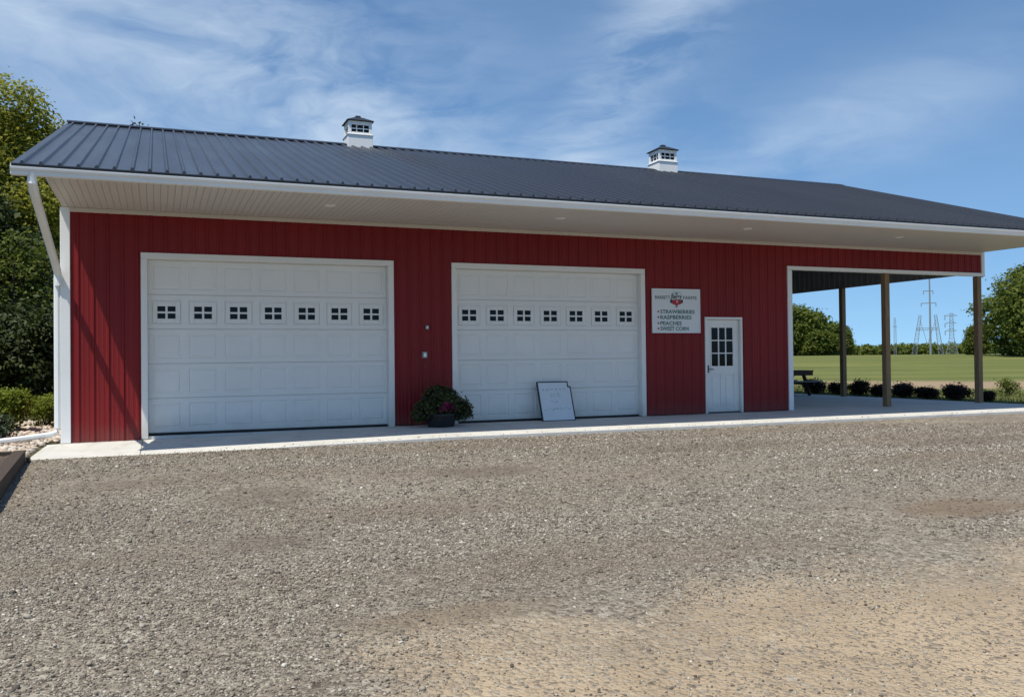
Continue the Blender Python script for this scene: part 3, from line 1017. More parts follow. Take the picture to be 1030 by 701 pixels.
def limbs(mb, base, top, r0, lobes, n=8):
    base = Vector(base); top = Vector(top)
    pts = []; rad = []
    for i in range(7):
        t = i / 6
        p = base.lerp(top, t) + Vector((random.uniform(-1, 1), random.uniform(-1, 1), 0)) * r0 * .7 * (t > 0)
        pts.append(p); rad.append(r0 * (1.25 if i == 0 else 1) * (1 - .8 * t))
    mb.tube(pts, rad, 8)
    for k in range(n):
        l = lobes[k % len(lobes)]
        t = random.uniform(.25, .8)
        a = base.lerp(top, t)
        e = Vector(l[:3]) + Vector((random.uniform(-.5, .5) * l[3], random.uniform(-.5, .5) * l[4], random.uniform(-.3, .5) * l[5]))
        mid = a.lerp(e, .5) + Vector((0, 0, -.06 * (e - a).length)) + Vector((random.uniform(-.1, .1), random.uniform(-.1, .1), 0)) * (e - a).length
        rr = r0 * (1 - .8 * t) * .6
        mb.tube([a, a.lerp(mid, .5), mid, e], [rr, rr * .8, rr * .55, rr * .15], 6)

def make_tree(name, loc, height, spread, label, cat, mat, nl=9, clumps=900, per=28, leaf=.2, sig=.35, base=.25, group=None, cut=.35, flat=1., trunk_r=None):
    t = thing(name, loc, label, cat, group)
    lobes = [(0, 0, height * (.5 + base * .35), spread * .62, spread * .62, height * (1 - base) * .40)]
    for k in range(nl):
        a = 2 * math.pi * (k / nl + random.uniform(-.05, .05)) * 2.618
        z = height * (base + (1 - base) * (.12 + .72 * ((k + .5) / nl)))
        w = math.sin(math.pi * min(1, ((z / height - base) / (1 - base)) * .85 + .12))
        R = spread * .58 * w * random.uniform(.7, 1.1)
        s = spread * random.uniform(.30, .46)
        lobes.append((R * math.cos(a), R * math.sin(a), z, s, s, s * .8 * flat))
    lobes.append((random.uniform(-.1, .1) * spread, random.uniform(-.1, .1) * spread, height - spread * .3, spread * .38, spread * .38, spread * .33))
    pts, nr = crown_points(lobes, clumps, per, sig, cut)
    pts[:, 2] = np.maximum(pts[:, 2], .1)
    V, idx = leaf_quads(pts, leaf, nr)
    local(bulk('crown', V, None, mat, t, idx=idx))
    mb = MB(); limbs(mb, (0, 0, -.25), (0, 0, height * .85), trunk_r or height * .02, lobes)
    local(mb.build('trunk', M['bark'], t, smooth=True))
    return t

def make_bush(name, loc, w, h, label, mat, group=None, clumps=220, per=22, leaf=.06, sig=.07, cat='shrub'):
    t = thing(name, loc, label, cat, group)
    lobes = [(0, 0, h * .5, w * .42, w * .42, h * .45)]
    for k in range(6):
        a = k * 1.05 + random.uniform(-.3, .3); s = w * random.uniform(.2, .3)
        lobes.append((w * .28 * math.cos(a), w * .28 * math.sin(a), h * random.uniform(.4, .72), s, s, s * .9))
    pts, nr = crown_points(lobes, clumps, per, sig, .2)
    pts[:, 2] = np.maximum(pts[:, 2], .01)
    V, idx = leaf_quads(pts, leaf, nr)
    local(bulk('foliage', V, None, mat, t, idx=idx))
    mb = MB()
    for k in range(7):
        a = k * .9; e = (w * .3 * math.cos(a), w * .3 * math.sin(a), h * .75)
        mb.tube([(0.03 * math.cos(a), .03 * math.sin(a), -.05), (e[0] * .4, e[1] * .4, h * .4), e], [.016, .011, .004], 5)
    local(mb.build('stems', M['bark'], t))
    return t

def gz(x, y): return float(H(x, y))

# wood behind the left gable
def at(px, d, base_y=None):
    """ground point seen at image column px (1030 wide) at plan distance d along the view"""
    a = .3857 + math.atan((px - 515) / 879.8)
    return CAM.x + math.sin(a) * d, CAM.y + math.cos(a) * d
x, y = at(12, 42)
t1 = make_tree('broadleaf_tree', (x - .4, y, gz(x, y)), 13.0, 4.5, 'tall olive-green tree with gappy sunlit crown rising beside the barn roof, tallest at the left', 'tree', M['leaf_olive'], nl=12, clumps=1300, per=30, leaf=.19, sig=.30, base=.30)
x, y = at(30, 47)
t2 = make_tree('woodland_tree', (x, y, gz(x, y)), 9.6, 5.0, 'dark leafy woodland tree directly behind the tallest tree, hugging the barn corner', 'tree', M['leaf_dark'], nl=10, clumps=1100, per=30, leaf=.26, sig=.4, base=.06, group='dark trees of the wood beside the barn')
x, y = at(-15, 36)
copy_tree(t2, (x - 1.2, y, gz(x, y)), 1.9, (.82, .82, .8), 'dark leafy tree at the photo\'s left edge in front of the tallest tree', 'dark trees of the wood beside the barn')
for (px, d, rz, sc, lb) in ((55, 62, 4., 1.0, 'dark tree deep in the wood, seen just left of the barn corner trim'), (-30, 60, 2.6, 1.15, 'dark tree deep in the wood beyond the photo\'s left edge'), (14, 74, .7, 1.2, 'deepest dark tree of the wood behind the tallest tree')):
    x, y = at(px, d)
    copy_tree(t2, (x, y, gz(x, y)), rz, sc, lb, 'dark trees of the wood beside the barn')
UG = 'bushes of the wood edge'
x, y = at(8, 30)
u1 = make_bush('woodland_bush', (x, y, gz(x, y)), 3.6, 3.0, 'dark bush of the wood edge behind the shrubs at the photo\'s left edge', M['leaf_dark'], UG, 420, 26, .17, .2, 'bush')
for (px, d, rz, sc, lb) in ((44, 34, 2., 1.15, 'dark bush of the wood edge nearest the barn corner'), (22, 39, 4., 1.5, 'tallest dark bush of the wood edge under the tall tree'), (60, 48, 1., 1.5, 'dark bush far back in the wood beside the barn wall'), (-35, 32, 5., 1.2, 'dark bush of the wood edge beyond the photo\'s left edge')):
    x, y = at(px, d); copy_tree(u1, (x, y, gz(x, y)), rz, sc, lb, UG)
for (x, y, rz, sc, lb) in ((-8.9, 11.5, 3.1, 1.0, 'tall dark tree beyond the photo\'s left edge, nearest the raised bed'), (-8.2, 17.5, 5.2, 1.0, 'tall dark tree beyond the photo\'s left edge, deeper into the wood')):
    copy_tree(t2, (x, y, gz(x, y)), rz, sc, lb, 'dark trees of the wood beside the barn')  # unseen trees added to cast shade on the front of the wood
# a lighter understorey spray in front of the dark wood
x, y = at(36, 33)
make_tree('understorey_tree', (x - .6, y, gz(x, y)), 5.6, 2.0, 'small loose tree with sunlit leaf sprays in front of the dark wood', 'tree', M['leaf_mid'], nl=6, clumps=120, per=22, leaf=.17, sig=.26, base=.22)
# tip of a tree that only just shows over the ridge
x, y = at(131, 46)
make_tree('slender_tree', (x, y, gz(x, y)), 13.0, 1.5, 'slender tree whose topmost twigs poke above the roof ridge', 'tree', M['leaf_dark'], nl=6, clumps=160, per=14, leaf=.2, sig=.2, base=.2)

# yellow-green shrubs in the bed on the left
SG = 'yellow-green shrubs in the stone bed'
x, y = at(4, 19.4)
s1 = make_bush('leafy_shrub', (x, y, gz(x, y)), 1.0, .90, 'yellow-green mounded shrub at the photo\'s left edge of the stone bed', M['leaf_shrub'], SG, 300, 22, .065, .07)
x, y = at(47, 20.6)
copy_tree(s1, (x, y, gz(x, y)), 2.1, (.80, .80, .78), 'yellow-green mounded shrub nearest the barn downspout', SG)
x, y = at(-28, 20.5)
copy_tree(s1, (x, y, gz(x, y)), 4.0, 1.05, 'yellow-green mounded shrub farthest from the barn', SG)
x, y = at(1, 17.6)
make_bush('silver_shrub', (x - .2, y, gz(x, y)), .75, .5, 'grey-green low shrub in front of the yellow-green shrubs', M['leaf_grey'], None, 150, 20, .055, .06)

# loose stones -------------------------------------------------------
ico_v = []
ph = (1 + 5 ** .5) / 2
for a_, b_ in ((1, ph), (-1, ph), (1, -ph), (-1, -ph)):
    ico_v += [(0, a_, b_), (a_, b_, 0), (b_, 0, a_)]
ico_v = np.array(ico_v); ico_v /= np.linalg.norm(ico_v[0])
import itertools
dm_ = np.linalg.norm(ico_v[:, None] - ico_v[None], axis=-1)
ed_ = dm_.copy(); np.fill_diagonal(ed_, 9); el_ = ed_.min() * 1.05
ico_f = []
for i, j, k in itertools.combinations(range(12), 3):
    if dm_[i, j] < el_ and dm_[j, k] < el_ and dm_[i, k] < el_:
        n_ = np.cross(ico_v[j] - ico_v[i], ico_v[k] - ico_v[i])
        ico_f.append((i, j, k) if n_ @ ico_v[i] > 0 else (i, k, j))
ico_f = np.array(ico_f)
def stones(name, P, R, mat, flat=.6):
    n = len(P)
    q = rng.normal(size=(n, 4)); q /= np.linalg.norm(q, axis=1, keepdims=True)
    w, x, y, z = q.T
    Rm = np.stack([1 - 2 * (y * y + z * z), 2 * (x * y - z * w), 2 * (x * z + y * w), 2 * (x * y + z * w), 1 - 2 * (x * x + z * z), 2 * (y * z - x * w), 2 * (x * z - y * w), 2 * (y * z + x * w), 1 - 2 * (x * x + y * y)], -1).reshape(n, 3, 3)
    sh = ico_v[None] * rng.uniform(.75, 1.2, (n, 12, 1)) * np.stack([rng.uniform(.9, 1.35, n), rng.uniform(.7, 1.1, n), rng.uniform(.55, .9, n)], -1)[:, None]
    V = np.einsum('nij,nkj->nki', Rm, sh)
    V[:, :, 2] *= flat
    V = V * R[:, None, None] + P[:, None]
    idx = (ico_f[None] + (np.arange(n) * 12)[:, None, None]).reshape(-1, 3)
    return bulk(name, V.reshape(-1, 3), None, mat, idx=idx)
# scatter over the part of the lot in view, denser towards the viewer
n = 380000
dd = 3.4 + 13.5 * rng.random(n) ** 1.05
aa = .3857 + np.arctan((rng.uniform(-40, 1070, n) - 515) / 879.8)
X = CAM.x + np.sin(aa) * dd / np.cos(aa - .3857); Y = CAM.y + np.cos(aa) * dd / np.cos(aa - .3857)
ok = (Y < FR - .03) & (X > -.2)
# fewer on the sandy patch
dens = .55 + .30 * np.sin(X * 1.1 + 1.7 * np.sin(Y * .7)) * np.sin(Y * 1.5 + 1.3 * np.sin(X * .9 + 2)) + .25 * np.sin(X * .37 + Y * .61 + 1.)
sdist = (-11.35 + (X - 2.) * .08 - Y) + .55 * np.sin(X * 1.9 + Y) + .3 * np.sin(X * 4.3 - Y * 3.1)
left_ = np.clip((X - 2.0 + .3 * np.sin(Y * 3)) / .7, 0, 1)
sandk = np.clip((sdist + .5) / 1.5, 0, 1) * left_
dens = dens.clip(.12, 1) * (1 - .86 * sandk) + .05
for (sx1, sy1, rx1, ry1) in ((1.1, -5.6, .8, .5), (5.2, -6.2, .9, .5), (2.3, -9.2, .55, .4), (8.6, -10.2, 1.0, .45), (2.45, -7.0, .7, .7), (3.0, -11.45, .8, .28), (13.5, -6.2, 2.2, .5)):
    dens *= 1 - .7 * np.exp(-((X - sx1) / rx1) ** 2 - ((Y - sy1) / ry1) ** 2)
ok &= rng.random(n) < dens
X, Y, dd, sandk = X[ok], Y[ok], dd[ok], sandk[ok]
R = (rng.lognormal(math.log(.0058), .38, len(X)) * (1 + .075 * np.clip(dd - 4.5, 0, 9)) * (1 - .25 * sandk)).clip(.0035, .03)
Pz = H(X, Y) + GZ + R * rng.uniform(.0, .5, len(X))
tag(stones('loose_gravel', np.stack([X, Y, Pz], -1), R, M['stone'], .72), kind='stuff')
n = 420
X = rng.uniform(-.2, 21.3, n); Y = FR + .02 + np.abs(rng.normal(0, .13, n)); R = rng.lognormal(math.log(.007), .4, n).clip(.003, .018)
tag(stones('stray_gravel', np.stack([X, Y, np.array([apron_z(v) for v in X]) + R * .3], -1), R, M['stone'], .72), kind='stuff')
# pale stones in the bed by the barn
n = 4200
Y = rng.uniform(-2.4, 6., n); X = np.where(Y > .06, rng.uniform(-3.6, -.08, n), rng.uniform(-3.6, -.27, n))
R = rng.lognormal(math.log(.042), .3, n).clip(.02, .085)
tag(stones('river_stones', np.stack([X, Y, H(X, Y) + .025 + R * .2], -1), R, M['cobble'], .7), kind='stuff')

# timber-edged raised bed at lower left
rb = thing('raised_bed', (-.2, -3., gz(-.2, -3)), 'dark timber-edged raised bed of mulch at the lower left beside the gravel', 'raised bed')
m = MB()
a0, a1 = Vector((-.26, -2.95, -.05)), Vector((-.05, -7.0, -.09))
m.bar(a0, a1, .14, .30)
m.build('side_timber', M['sleeper'], rb)
m = MB(); m.bar((-.27, -2.87, -.06), (-3.4, -2.87, -.05), .14, .28); m.build('end_timber', M['sleeper'], rb)
m = MB(); m.bar((-.02, -7.12, -.11), (-3.4, -7.12, -.11), .16, .26); m.build('end_timber', M['sleeper'], rb)
m = MB(); m.bar((-3.4, -2.95, -.05), (-3.4, -7.0, -.09), .14, .28); m.build('side_timber', M['sleeper'], rb)
m = MB(); m.box(-.175, -.125, -3.05, -2.99, -.25, .0); m.build('stake', M['sleeper'], rb)
m = MB()
nx, ny = 26, 34
for i in range(nx):
    for j in range(ny):
        def q(i, j):
            u, v = i / nx, j / ny
            x0 = -.33 + .2 * v
            return (x0 + (-3.34 - x0) * u, -2.94 - 4.1 * v, .04 - .035 * v + random.Random(i * 97 + j).uniform(-.02, .025))
        m.quad(q(i, j), q(i, j + 1), q(i + 1, j + 1), q(i + 1, j))
m.build('mulch', M['soil'], rb)

# ------------------------------------------------------------------ planter
pl = thing('flower_planter', (6.44, -.60, 0), 'black tub planter spilling dark foliage and pink flowers, standing between the two overhead doors', 'planter')
m = MB()
cx, cy = 6.37, -.60
rings = [(.245, .002), (.255, .02), (.30, .205), (.325, .212), (.325, .25), (.30, .25), (.28, .19)]
seg = 28
for (r0, z0), (r1, z1) in zip(rings[:-1], rings[1:]):
    for k in range(seg):
        t0, t1 = 2 * math.pi * k / seg, 2 * math.pi * (k + 1) / seg
        m.quad((cx + r0 * math.cos(t0), cy + r0 * .8 * math.sin(t0), z0), (cx + r0 * math.cos(t1), cy + r0 * .8 * math.sin(t1), z0), (cx + r1 * math.cos(t1), cy + r1 * .8 * math.sin(t1), z1), (cx + r1 * math.cos(t0), cy + r1 * .8 * math.sin(t0), z1))
m.build('tub', M['black'], pl)
m = MB(); m.quad((cx - .3, cy - .18, .21), (cx + .3, cy - .18, .21), (cx + .3, cy + .18, .21), (cx - .3, cy + .18, .21)); m.build('compost', M['soil'], pl)
lobes = [(cx, cy, .45, .30, .22, .22), (cx - .30, cy, .33, .22, .2, .16), (cx + .33, cy, .33, .22, .2, .18), (cx - .05, cy, .58, .24, .2, .17), (cx + .12, cy, .54, .22, .2, .16), (cx + .12, cy - .1, .42, .25, .2, .18), (cx - .22, cy - .1, .38, .22, .18, .16), (cx + .44, cy - .05, .28, .13, .14, .14), (cx - .40, cy - .05, .24, .12, .14, .12)]
pts, nr = crown_points(lobes, 520, 18, .045, .1)
V, idx = leaf_quads(pts, .06, nr); bulk('foliage', V, None, M['leaf_pot'], pl, idx=idx)
for (fx, fz) in ((cx + .02, .43), (cx + .09, .38), (cx - .06, .36)):
    pts = np.array([fx, cy - .34, fz]) + rng.normal(0, .028, (22, 3)) * np.array([1.2, .6, 1])
    V, idx = leaf_quads(pts, .05, None, .9); bulk('flower', V, None, M['petal'], pl, idx=idx)

# ------------------------------------------------------------------ picnic table in the bay
pt = thing('picnic_table', (19.6, 6.6, 0), 'dark brown wooden picnic table with grey bench seats half hidden behind the bay\'s white jamb', 'picnic table')
ang = -.15
def rot(x, y): return (20.1 + x * math.cos(ang) - y * math.sin(ang), 6.6 + x * math.sin(ang) + y * math.cos(ang))
def rbox(mb, x0, x1, y0, y1, z0, z1):
    n = len(mb.v)
    mb.v += [(*rot(x, y), z) for z in (z0, z1) for y in (y0, y1) for x in (x0, x1)]
    for f in ((0, 2, 3, 1), (4, 5, 7, 6), (0, 1, 5, 4), (2, 6, 7, 3), (0, 4, 6, 2), (1, 3, 7, 5)):
        mb.f.append(tuple(n + i for i in f)); mb.mi.append(0)
m = MB()
for k in range(5): rbox(m, -.95, .95, -.37 + k * .15, -.23 + k * .15, .755, .795)
rbox(m, -.93, .93, -.365, -.335, .63, .754); rbox(m, -.93, .93, .335, .365, .63, .754)
m.build('tabletop', M['table'], pt)
for s_ in (-1, 1):
    m = MB()
    for k in range(2):
        y0 = s_ * .72 - .145 + k * .15; rbox(m, -.95, .95, y0, y0 + .14, .43, .47)
    m.build('bench_seat', M['bench'], pt)
for x0 in (-.62, .62):
    for s_ in (-1, 1):
        m = MB()
        a = rot(x0, s_ * .66); b = rot(x0, s_ * .26)
        m.bar((*a, .003), (*b, .752), .04, .14); m.build('leg', M['table'], pt)
    m = MB(); rbox(m, x0 + .025, x0 + .065, -.85, .85, .33, .428); m.build('crossbeam', M['table'], pt)

# ------------------------------------------------------------------ dark shrubs along the bay
BG = 'dark maroon shrubs along the open bay'
labs = ['dark maroon shrub beside the picnic table', 'dark maroon shrub just left of the slim back post', 'dark maroon shrub just right of the slim back post',
        'dark maroon shrub just left of the middle bay post', 'dark maroon shrub just right of the middle bay post', 'dark maroon shrub midway between the middle and corner posts',
        'widest dark maroon shrub, just left of the corner post', 'smallest dark maroon shrub, just right of the corner post']
spots = [(819, 0, 1.15, 1.12), (841, 0, .8, .95), (863.5, 0, 1.0, 1.12), (884, 0, .82, .92), (908, 0, 1.1, 1.0), (932.5, 0, .95, .82), (961, 0, 1.12, 1.02), (991, 0, .68, .72)]
b0 = None
for i, ((px, py, sc, sh), lb) in enumerate(zip(spots, labs)):
    a = .3857 + math.atan((px - 515) / 879.8)
    tt = (22.15 - CAM.x) / math.sin(a)
    x, y = CAM.x + math.sin(a) * tt, CAM.y + math.cos(a) * tt
    if b0 is None:
        b0 = make_bush('barberry_shrub', (x, y, gz(x, y)), .60, .53, lb, M['leaf_maroon'], BG, 130, 18, .06, .055)
        b0.scale = (sc, sc, sh)
    else:
        copy_tree(b0, (x, y, gz(x, y)), i * 1.3, (sc, sc, sh), lb, BG)
# small weeds at the right
x, y = at(1013, 31.5)
make_bush('weed_clump', (x, y, gz(x, y)), .6, .55, 'small green weed clump on the pale soil right of the corner post', M['leaf_mid'], None, 50, 14, .07, .07, 'weed')

# grass in the strip right of the bay
n = 15000
X = 21.45 + 7 * rng.random(n) ** 1.3; Y = rng.uniform(-4, 24, n)
L = rng.uniform(.05, .16, n); a = rng.uniform(0, 2 * math.pi, n)
base = np.stack([X, Y, H(X, Y)], -1)
side = np.stack([np.cos(a), np.sin(a), np.zeros(n)], -1) * .012
tip = base + np.stack([rng.normal(0, .04, n), rng.normal(0, .04, n), L], -1)
V = np.stack([base - side, base + side, tip], 1).reshape(-1, 3)
tag(bulk('grass', V, None, M['grass'], idx=np.arange(n * 3).reshape(n, 3)), kind='stuff')

# ------------------------------------------------------------------ far trees
FG = 'trees at the far edge of the field'
x, y = at(806, 150)
f1 = make_tree('field_tree', (x, y, gz(x, y) - .2), 8.0, 4.3, 'leafy green tree with sunlit gappy top at the far field edge, behind the picnic table', 'tree', M['leaf_mid'], nl=11, clumps=560, per=22, leaf=.62, sig=.6, base=.05, group=FG)
for (px, d, rz, sc, lb) in ((834, 160, 2.2, (.85, .85, .70), 'green tree at the far field edge seen left of the slim back post'),
                            (849, 165, 4.1, (.42, .42, .64), 'narrow green tree at the far field edge behind the slim back post'),
                            (786, 155, 5.0, (1., 1., 1.), 'green tree at the far field edge mostly hidden by the bay\'s white jamb'),
                            (826, 148, 1.0, (.7, .7, .5), 'low bushy tree in front of the far field trees behind the picnic table')):
    x, y = at(px, d); copy_tree(f1, (x, y, gz(x, y) - .2), rz, sc, lb, FG)
x, y = at(1068, 112)
make_tree('oak_tree', (x, y, gz(x, y) - .2), 9.3, 8.8, 'broad full-crowned green tree standing in the field right of the corner post', 'tree', M['leaf_mid'], nl=18, clumps=3200, per=26, leaf=.40, sig=.45, base=.0, cut=.15)
x, y = at(983, 122)
copy_tree(f1, (x, y, gz(x, y) - .2), 3.3, (.34, .34, .5), 'small green tree at the foot of the broad tree, behind the corner post', FG)

# far wood, one mass
lob = []
r_ = random.Random(3)
for k in range(230):
    px = 700 + 480 * k / 230
    d = 700 + r_.uniform(0, 60)
    x, y = at(px, d)
    h = r_.uniform(6.2, 9.0)
    lob.append((x, y, gz(x, y) + h * .5, r_.uniform(4, 7), r_.uniform(4, 7), h * .55))
pts, nr = crown_points(lob, 9000, 7, 1.0, .3)
V, idx = leaf_quads(pts, 2.2, nr)
tag(bulk('treeline', V, None, M['leaf_mid'], idx=idx), kind='stuff')

# ------------------------------------------------------------------ power line structures
def lattice(mb, base, top, wb, wt, n, r=.16, ax=(1, 0, 0)):
    base, top = Vector(base), Vector(top)
    A = Vector(ax).normalized(); B = Vector((-A.y, A.x, 0))
    def ring(t):
        c = base.lerp(top, t); w = (wb + (wt - wb) * t) / 2
        return [c + A * (i * w) + B * (j * w) for i, j in ((-1, -1), (1, -1), (1, 1), (-1, 1))]
    R0 = ring(0); R1 = ring(1)
    for k in range(4): mb.bar(R0[k], R1[k], r, r)
    prev = R0
    for s_ in range(1, n + 1):
        cur = ring(s_ / n)
        for k in range(4):
            k2 = (k + 1) % 4
            mb.bar(prev[k], cur[k2], r * .55); mb.bar(prev[k2], cur[k], r * .55); mb.bar(cur[k], cur[k2], r * .55)
        prev = cur
def place(px, d):
    x, y = at(px, d); return x, y, gz(x, y) - .5
va = Vector((math.cos(.3857 + .43), -math.sin(.3857 + .43), 0))  # across the view
def pxh(d, ytop, x): # height so that its top reaches image row ytop
    hor = 357.6 - (x - 900) * .0111
    return CAM.z + (hor - ytop) / 879.8 * d * .9
x, y, z = place(936, 420)
zt = pxh(420, 277, 936)
pp = thing('transmission_pole', (x, y, z), 'tall grey steel monopole with two crossarms, tallest of the power line structures', 'power pole')
m = MB(); m.tube([(x, y, z), (x, y, zt)], [  .48, .26], 12); m.build('pole', M['steel'], pp)
for yy, ll, lr in ((292.5, 2.4, 1.3), (304.8, 3.4, 2.4)):
    m = MB(); c = Vector((x, y, pxh(420, yy, 936)))
    m.bar(c - va * ll, c + va * lr, .34); m.build('crossarm', M['steel'], pp)
    for e in (c - va * ll, c + va * lr):
        m = MB(); m.tube([e, e - Vector((0, 0, 1.5))], .16, 6); m.build('insulator', M['steel'], pp)
# two lattice masts joined by a beam
d = 450
gx, gy, gzz = place(933, d)
gt = thing('gantry_tower', (gx, gy, gzz), 'pale wide-legged lattice gantry straddling the tall monopole', 'pylon')
for (pb, pt_, sgn) in ((919, 926, 1), (947, 941.5, -1)):
    m = MB(); xb, yb, zb = place(pb, d); xt, yt_, _ = place(pt_, d)
    lattice(m, (xb, yb, zb), (xt, yt_, pxh(d, 317, 930)), 2.1, 1.0, 9, .16, va); m.build('mast', M['steel'], gt)
    m = MB(); xi, yi, _ = place(pb + sgn * 13.5, d)
    m.bar((xt, yt_, pxh(d, 322, 930)), (xi, yi, pxh(d, 345, 930)), .2); m.build('brace', M['steel'], gt)
m = MB(); xa, ya, _ = place(921.5, d); xb, yb, _ = place(943.5, d); zc = pxh(d, 332, 932)
m.bar((xa, ya, zc), (xb, yb, zc), .22); m.bar((xa, ya, zc + 1.0), (xb, yb, zc + 1.0), .2)
for k in range(8):
    p0 = Vector((xa, ya, zc)).lerp(Vector((xb, yb, zc)), k / 8); p1 = Vector((xa, ya, zc + 1.)).lerp(Vector((xb, yb, zc + 1.)), (k + 1) / 8)
    m.bar(p0, p1, .13)
m.build('beam', M['steel'], gt)
# lattice tower with arms
d = 520
tx, ty, tz = place(957.5, d)
lt = thing('lattice_tower', (tx, ty, tz), 'four-legged lattice pylon with short arms right of the tall monopole', 'pylon')
m = MB(); zt = pxh(d, 327, 957); lattice(m, (tx, ty, tz), (tx, ty, pxh(d, 340, 957)), 6.2, 2.2, 5, .15, va); lattice(m, (tx, ty, pxh(d, 340, 957)), (tx, ty, pxh(d, 315.5, 957)), 2.2, 1.4, 8, .14, va); m.build('tower', M['steel'], lt)
for yy, l in ((318, 3.6), (325.5, 3.0), (333, 3.0)):
    m = MB(); c = Vector((tx, ty, pxh(d, yy, 957)))
    m.bar(c - va * l, c + va * l * .8, .22); m.bar(c - va * l, c + Vector((0, 0, 1.2)), .2); m.bar(c + va * l * .8, c + Vector((0, 0, 1.2)), .2); m.build('arm', M['steel'], lt)
for yy in (318, 325.5, 333):
    m = MB(); c = Vector((tx, ty, pxh(d, yy, 957))) - va * 3.1; m.tube([c, c - Vector((0, 0, 2.2))], .22, 6); m.build('insulator', M['steel'], lt)
d = 560
mx, my, mz = place(900.5, d)
lm_ = thing('lattice_mast', (mx, my, mz), 'slender faint lattice mast right of the middle bay post', 'pylon')
m = MB(); lattice(m, (mx, my, mz), (mx, my, pxh(d, 319, 900)), 1.5, .9, 14, .13, va); m.build('mast', M['steel'], lm_)
m = MB(); c = Vector((mx, my, pxh(d, 328, 900))); m.bar(c - va * 1.3, c + va * 1.3, .3); m.build('arm', M['steel'], lm_)

# ------------------------------------------------------------------ light and sky
sx_, sy_ = .40, .25            # sunlight moves this far per metre it falls
sd_ = Vector((sx_, sy_, -1)).normalized()
el = math.asin(-sd_.z)
rot_ = math.atan2(-sx_, -sy_)
sun = bpy.data.lights.new('sun', 'SUN')
sun.energy = 4.5; sun.angle = math.radians(.53); sun.color = (1., .935, .80)
so_ = bpy.data.objects.new('sun', sun); C.objects.link(so_)
so_.rotation_euler = sd_.to_track_quat('-Z', 'Y').to_euler()
so_.location = (-10, -10, 30)

wd_ = bpy.data.worlds.new('World'); S.world = wd_; wd_.use_nodes = True
nt = wd_.node_tree
for n_ in list(nt.nodes): nt.nodes.remove(n_)
out = nt.nodes.new('ShaderNodeOutputWorld'); bg = nt.nodes.new('ShaderNodeBackground')
sky = nt.nodes.new('ShaderNodeTexSky'); sky.sky_type = 'NISHITA'; sky.sun_disc = False
sky.sun_elevation = el; sky.sun_rotation = rot_
sky.air_density = 1.0; sky.dust_density = .25; sky.ozone_density = 2.2; sky.altitude = 200
tc = nt.nodes.new('ShaderNodeTexCoord')
sp = nt.nodes.new('ShaderNodeSeparateXYZ'); nt.links.new(tc.outputs['Generated'], sp.inputs[0])
lift = nt.nodes.new('ShaderNodeCombineXYZ')
nt.links.new(sp.outputs[0], lift.inputs[0]); nt.links.new(sp.outputs[1], lift.inputs[1])
nt.links.new(math_(nt, 'ADD', math_(nt, 'MULTIPLY', math_(nt, 'MAXIMUM', sp.outputs[2], 0.), .88), .12), lift.inputs[2])
nt.links.new(lift.outputs[0], sky.inputs[0])
# cirrus: fibres in the two angles a, e of the sky, thickest in a few drifts
def azel(d):
    return (math.atan2(d[0], d[1]), math.asin(d[2]))
az = math_(nt, 'ARCTAN2', sp.outputs[0], sp.outputs[1]); elv = math_(nt, 'ARCSINE', sp.outputs[2])
cb = nt.nodes.new('ShaderNodeCombineXYZ'); nt.links.new(az, cb.inputs[0]); nt.links.new(elv, cb.inputs[1])
def cirrus(rotz, sc, warp, scale, lo, hi, seed):
    mp = nt.nodes.new('ShaderNodeMapping'); mp.inputs['Rotation'].default_value = (0, 0, rotz); mp.inputs['Scale'].default_value = sc; mp.inputs['Location'].default_value = (seed, seed * 1.7, seed)
    nt.links.new(cb.outputs[0], mp.inputs[0])
    wn = node(nt, 'ShaderNodeTexNoise', Scale=2.2, Detail=4.); nt.links.new(mp.outputs[0], wn.inputs['Vector'])
    wv = nt.nodes.new('ShaderNodeVectorMath'); wv.operation = 'MULTIPLY_ADD'; wv.inputs[1].default_value = (warp, warp, 0)
    nt.links.new(wn.outputs['Color'], wv.inputs[0]); nt.links.new(mp.outputs[0], wv.inputs[2])
    c1 = node(nt, 'ShaderNodeTexNoise', Scale=scale, Detail=10., Roughness=.58); nt.links.new(wv.outputs[0], c1.inputs['Vector'])
    return ramp(nt, c1.outputs['Fac'], [(lo, 0.), (hi, 1.)])
def drift(ca, ce, ra, re, ang, k):
    da = math_(nt, 'SUBTRACT', az, ca); de = math_(nt, 'SUBTRACT', elv, ce)
    u_ = math_(nt, 'DIVIDE', math_(nt, 'ADD', math_(nt, 'MULTIPLY', da, math.cos(ang)), math_(nt, 'MULTIPLY', de, math.sin(ang))), ra)
    v_ = math_(nt, 'DIVIDE', math_(nt, 'SUBTRACT', math_(nt, 'MULTIPLY', de, math.cos(ang)), math_(nt, 'MULTIPLY', da, math.sin(ang))), re)
    q = math_(nt, 'ADD', math_(nt, 'MULTIPLY', u_, u_), math_(nt, 'MULTIPLY', v_, v_))
    return math_(nt, 'MULTIPLY', math_(nt, 'EXPONENT', math_(nt, 'MULTIPLY', q, -1.)), k)
wA = cirrus(-.45, (1.2, 3.2, 1), .5, 2.6, .36, .68, 3.1)
wB = cirrus(.75, (1.0, 3.6, 1), .45, 3.2, .38, .66, 8.3)
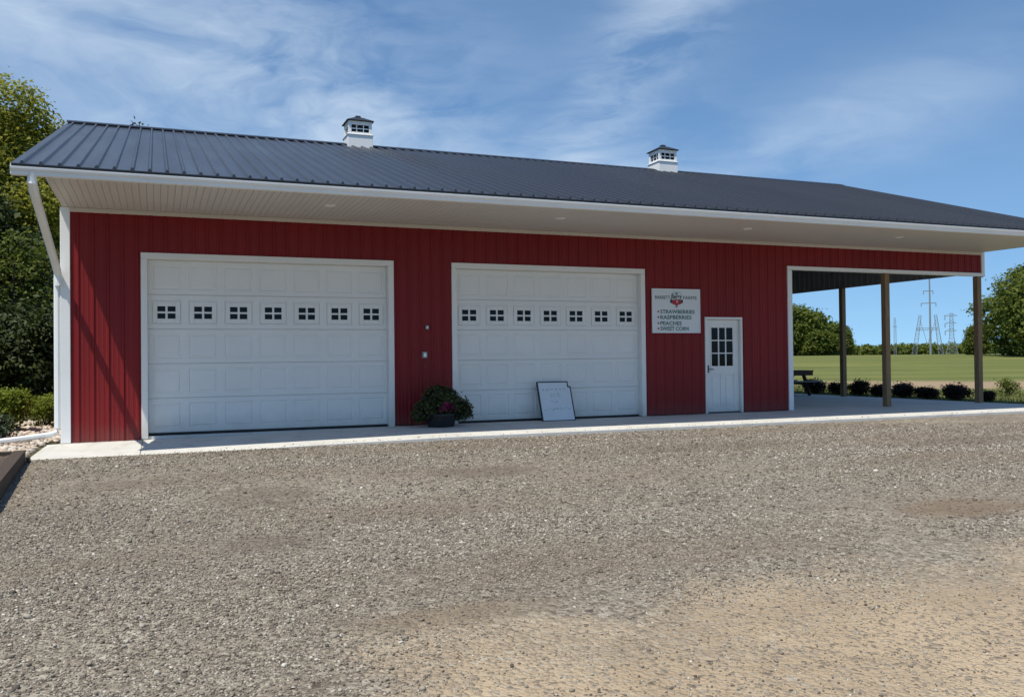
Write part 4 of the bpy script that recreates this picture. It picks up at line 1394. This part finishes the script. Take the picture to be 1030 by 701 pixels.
dA = math_(nt, 'ADD', drift(.10, .30, .20, .15, -.3, 1.1), math_(nt, 'ADD', drift(-.14, .38, .17, .10, .2, .6), drift(.27, .25, .14, .08, -.3, .7)))
dB = math_(nt, 'ADD', drift(.51, .30, .20, .055, .85, .9), math_(nt, 'ADD', drift(.72, .23, .2, .045, .25, .5), drift(.46, .21, .12, .06, 0., .45)))
fac = math_(nt, 'ADD', math_(nt, 'MULTIPLY', wA, math_(nt, 'ADD', dA, .03)), math_(nt, 'MULTIPLY', wB, math_(nt, 'ADD', dB, .03)))
fac = math_(nt, 'MULTIPLY', fac, .76, True)
tint = nt.nodes.new('ShaderNodeMix'); tint.data_type = 'RGBA'; tint.blend_type = 'MULTIPLY'; tint.inputs[0].default_value = 1.
nt.links.new(sky.outputs[0], tint.inputs[6]); tint.inputs[7].default_value = (.80, 1.0, 1.09, 1)
col = mixc(nt, fac, tint.outputs[2], (5.6, 6.5, 7.4))
nt.links.new(col, bg.inputs[0]); bg.inputs[1].default_value = .116
nt.links.new(bg.outputs[0], out.inputs[0])

# ------------------------------------------------------------------ camera
cam = bpy.data.cameras.new('camera'); co = bpy.data.objects.new('camera', cam); C.objects.link(co)
cam.sensor_fit = 'HORIZONTAL'; cam.sensor_width = 36; cam.lens = 879.83 / 1030 * 36
cam.clip_start = .05; cam.clip_end = 6000
ya, pi_, ro_ = .3857, .0129, -.0111
w = Vector((math.sin(ya) * math.cos(pi_), math.cos(ya) * math.cos(pi_), math.sin(pi_)))
r = Vector((math.cos(ya), -math.sin(ya), 0)); u = r.cross(w)
r2 = r * math.cos(ro_) + u * math.sin(ro_); u2 = u * math.cos(ro_) - r * math.sin(ro_)
mt = Matrix((r2, u2, -w)).transposed().to_4x4(); mt.translation = CAM
co.matrix_world = mt
S.camera = co
S.render.resolution_x, S.render.resolution_y = 1024, 696
S.view_settings.view_transform = 'Standard'; S.view_settings.look = 'None'
S.view_settings.exposure = .22; S.view_settings.gamma = 1
S.view_settings.use_curve_mapping = False
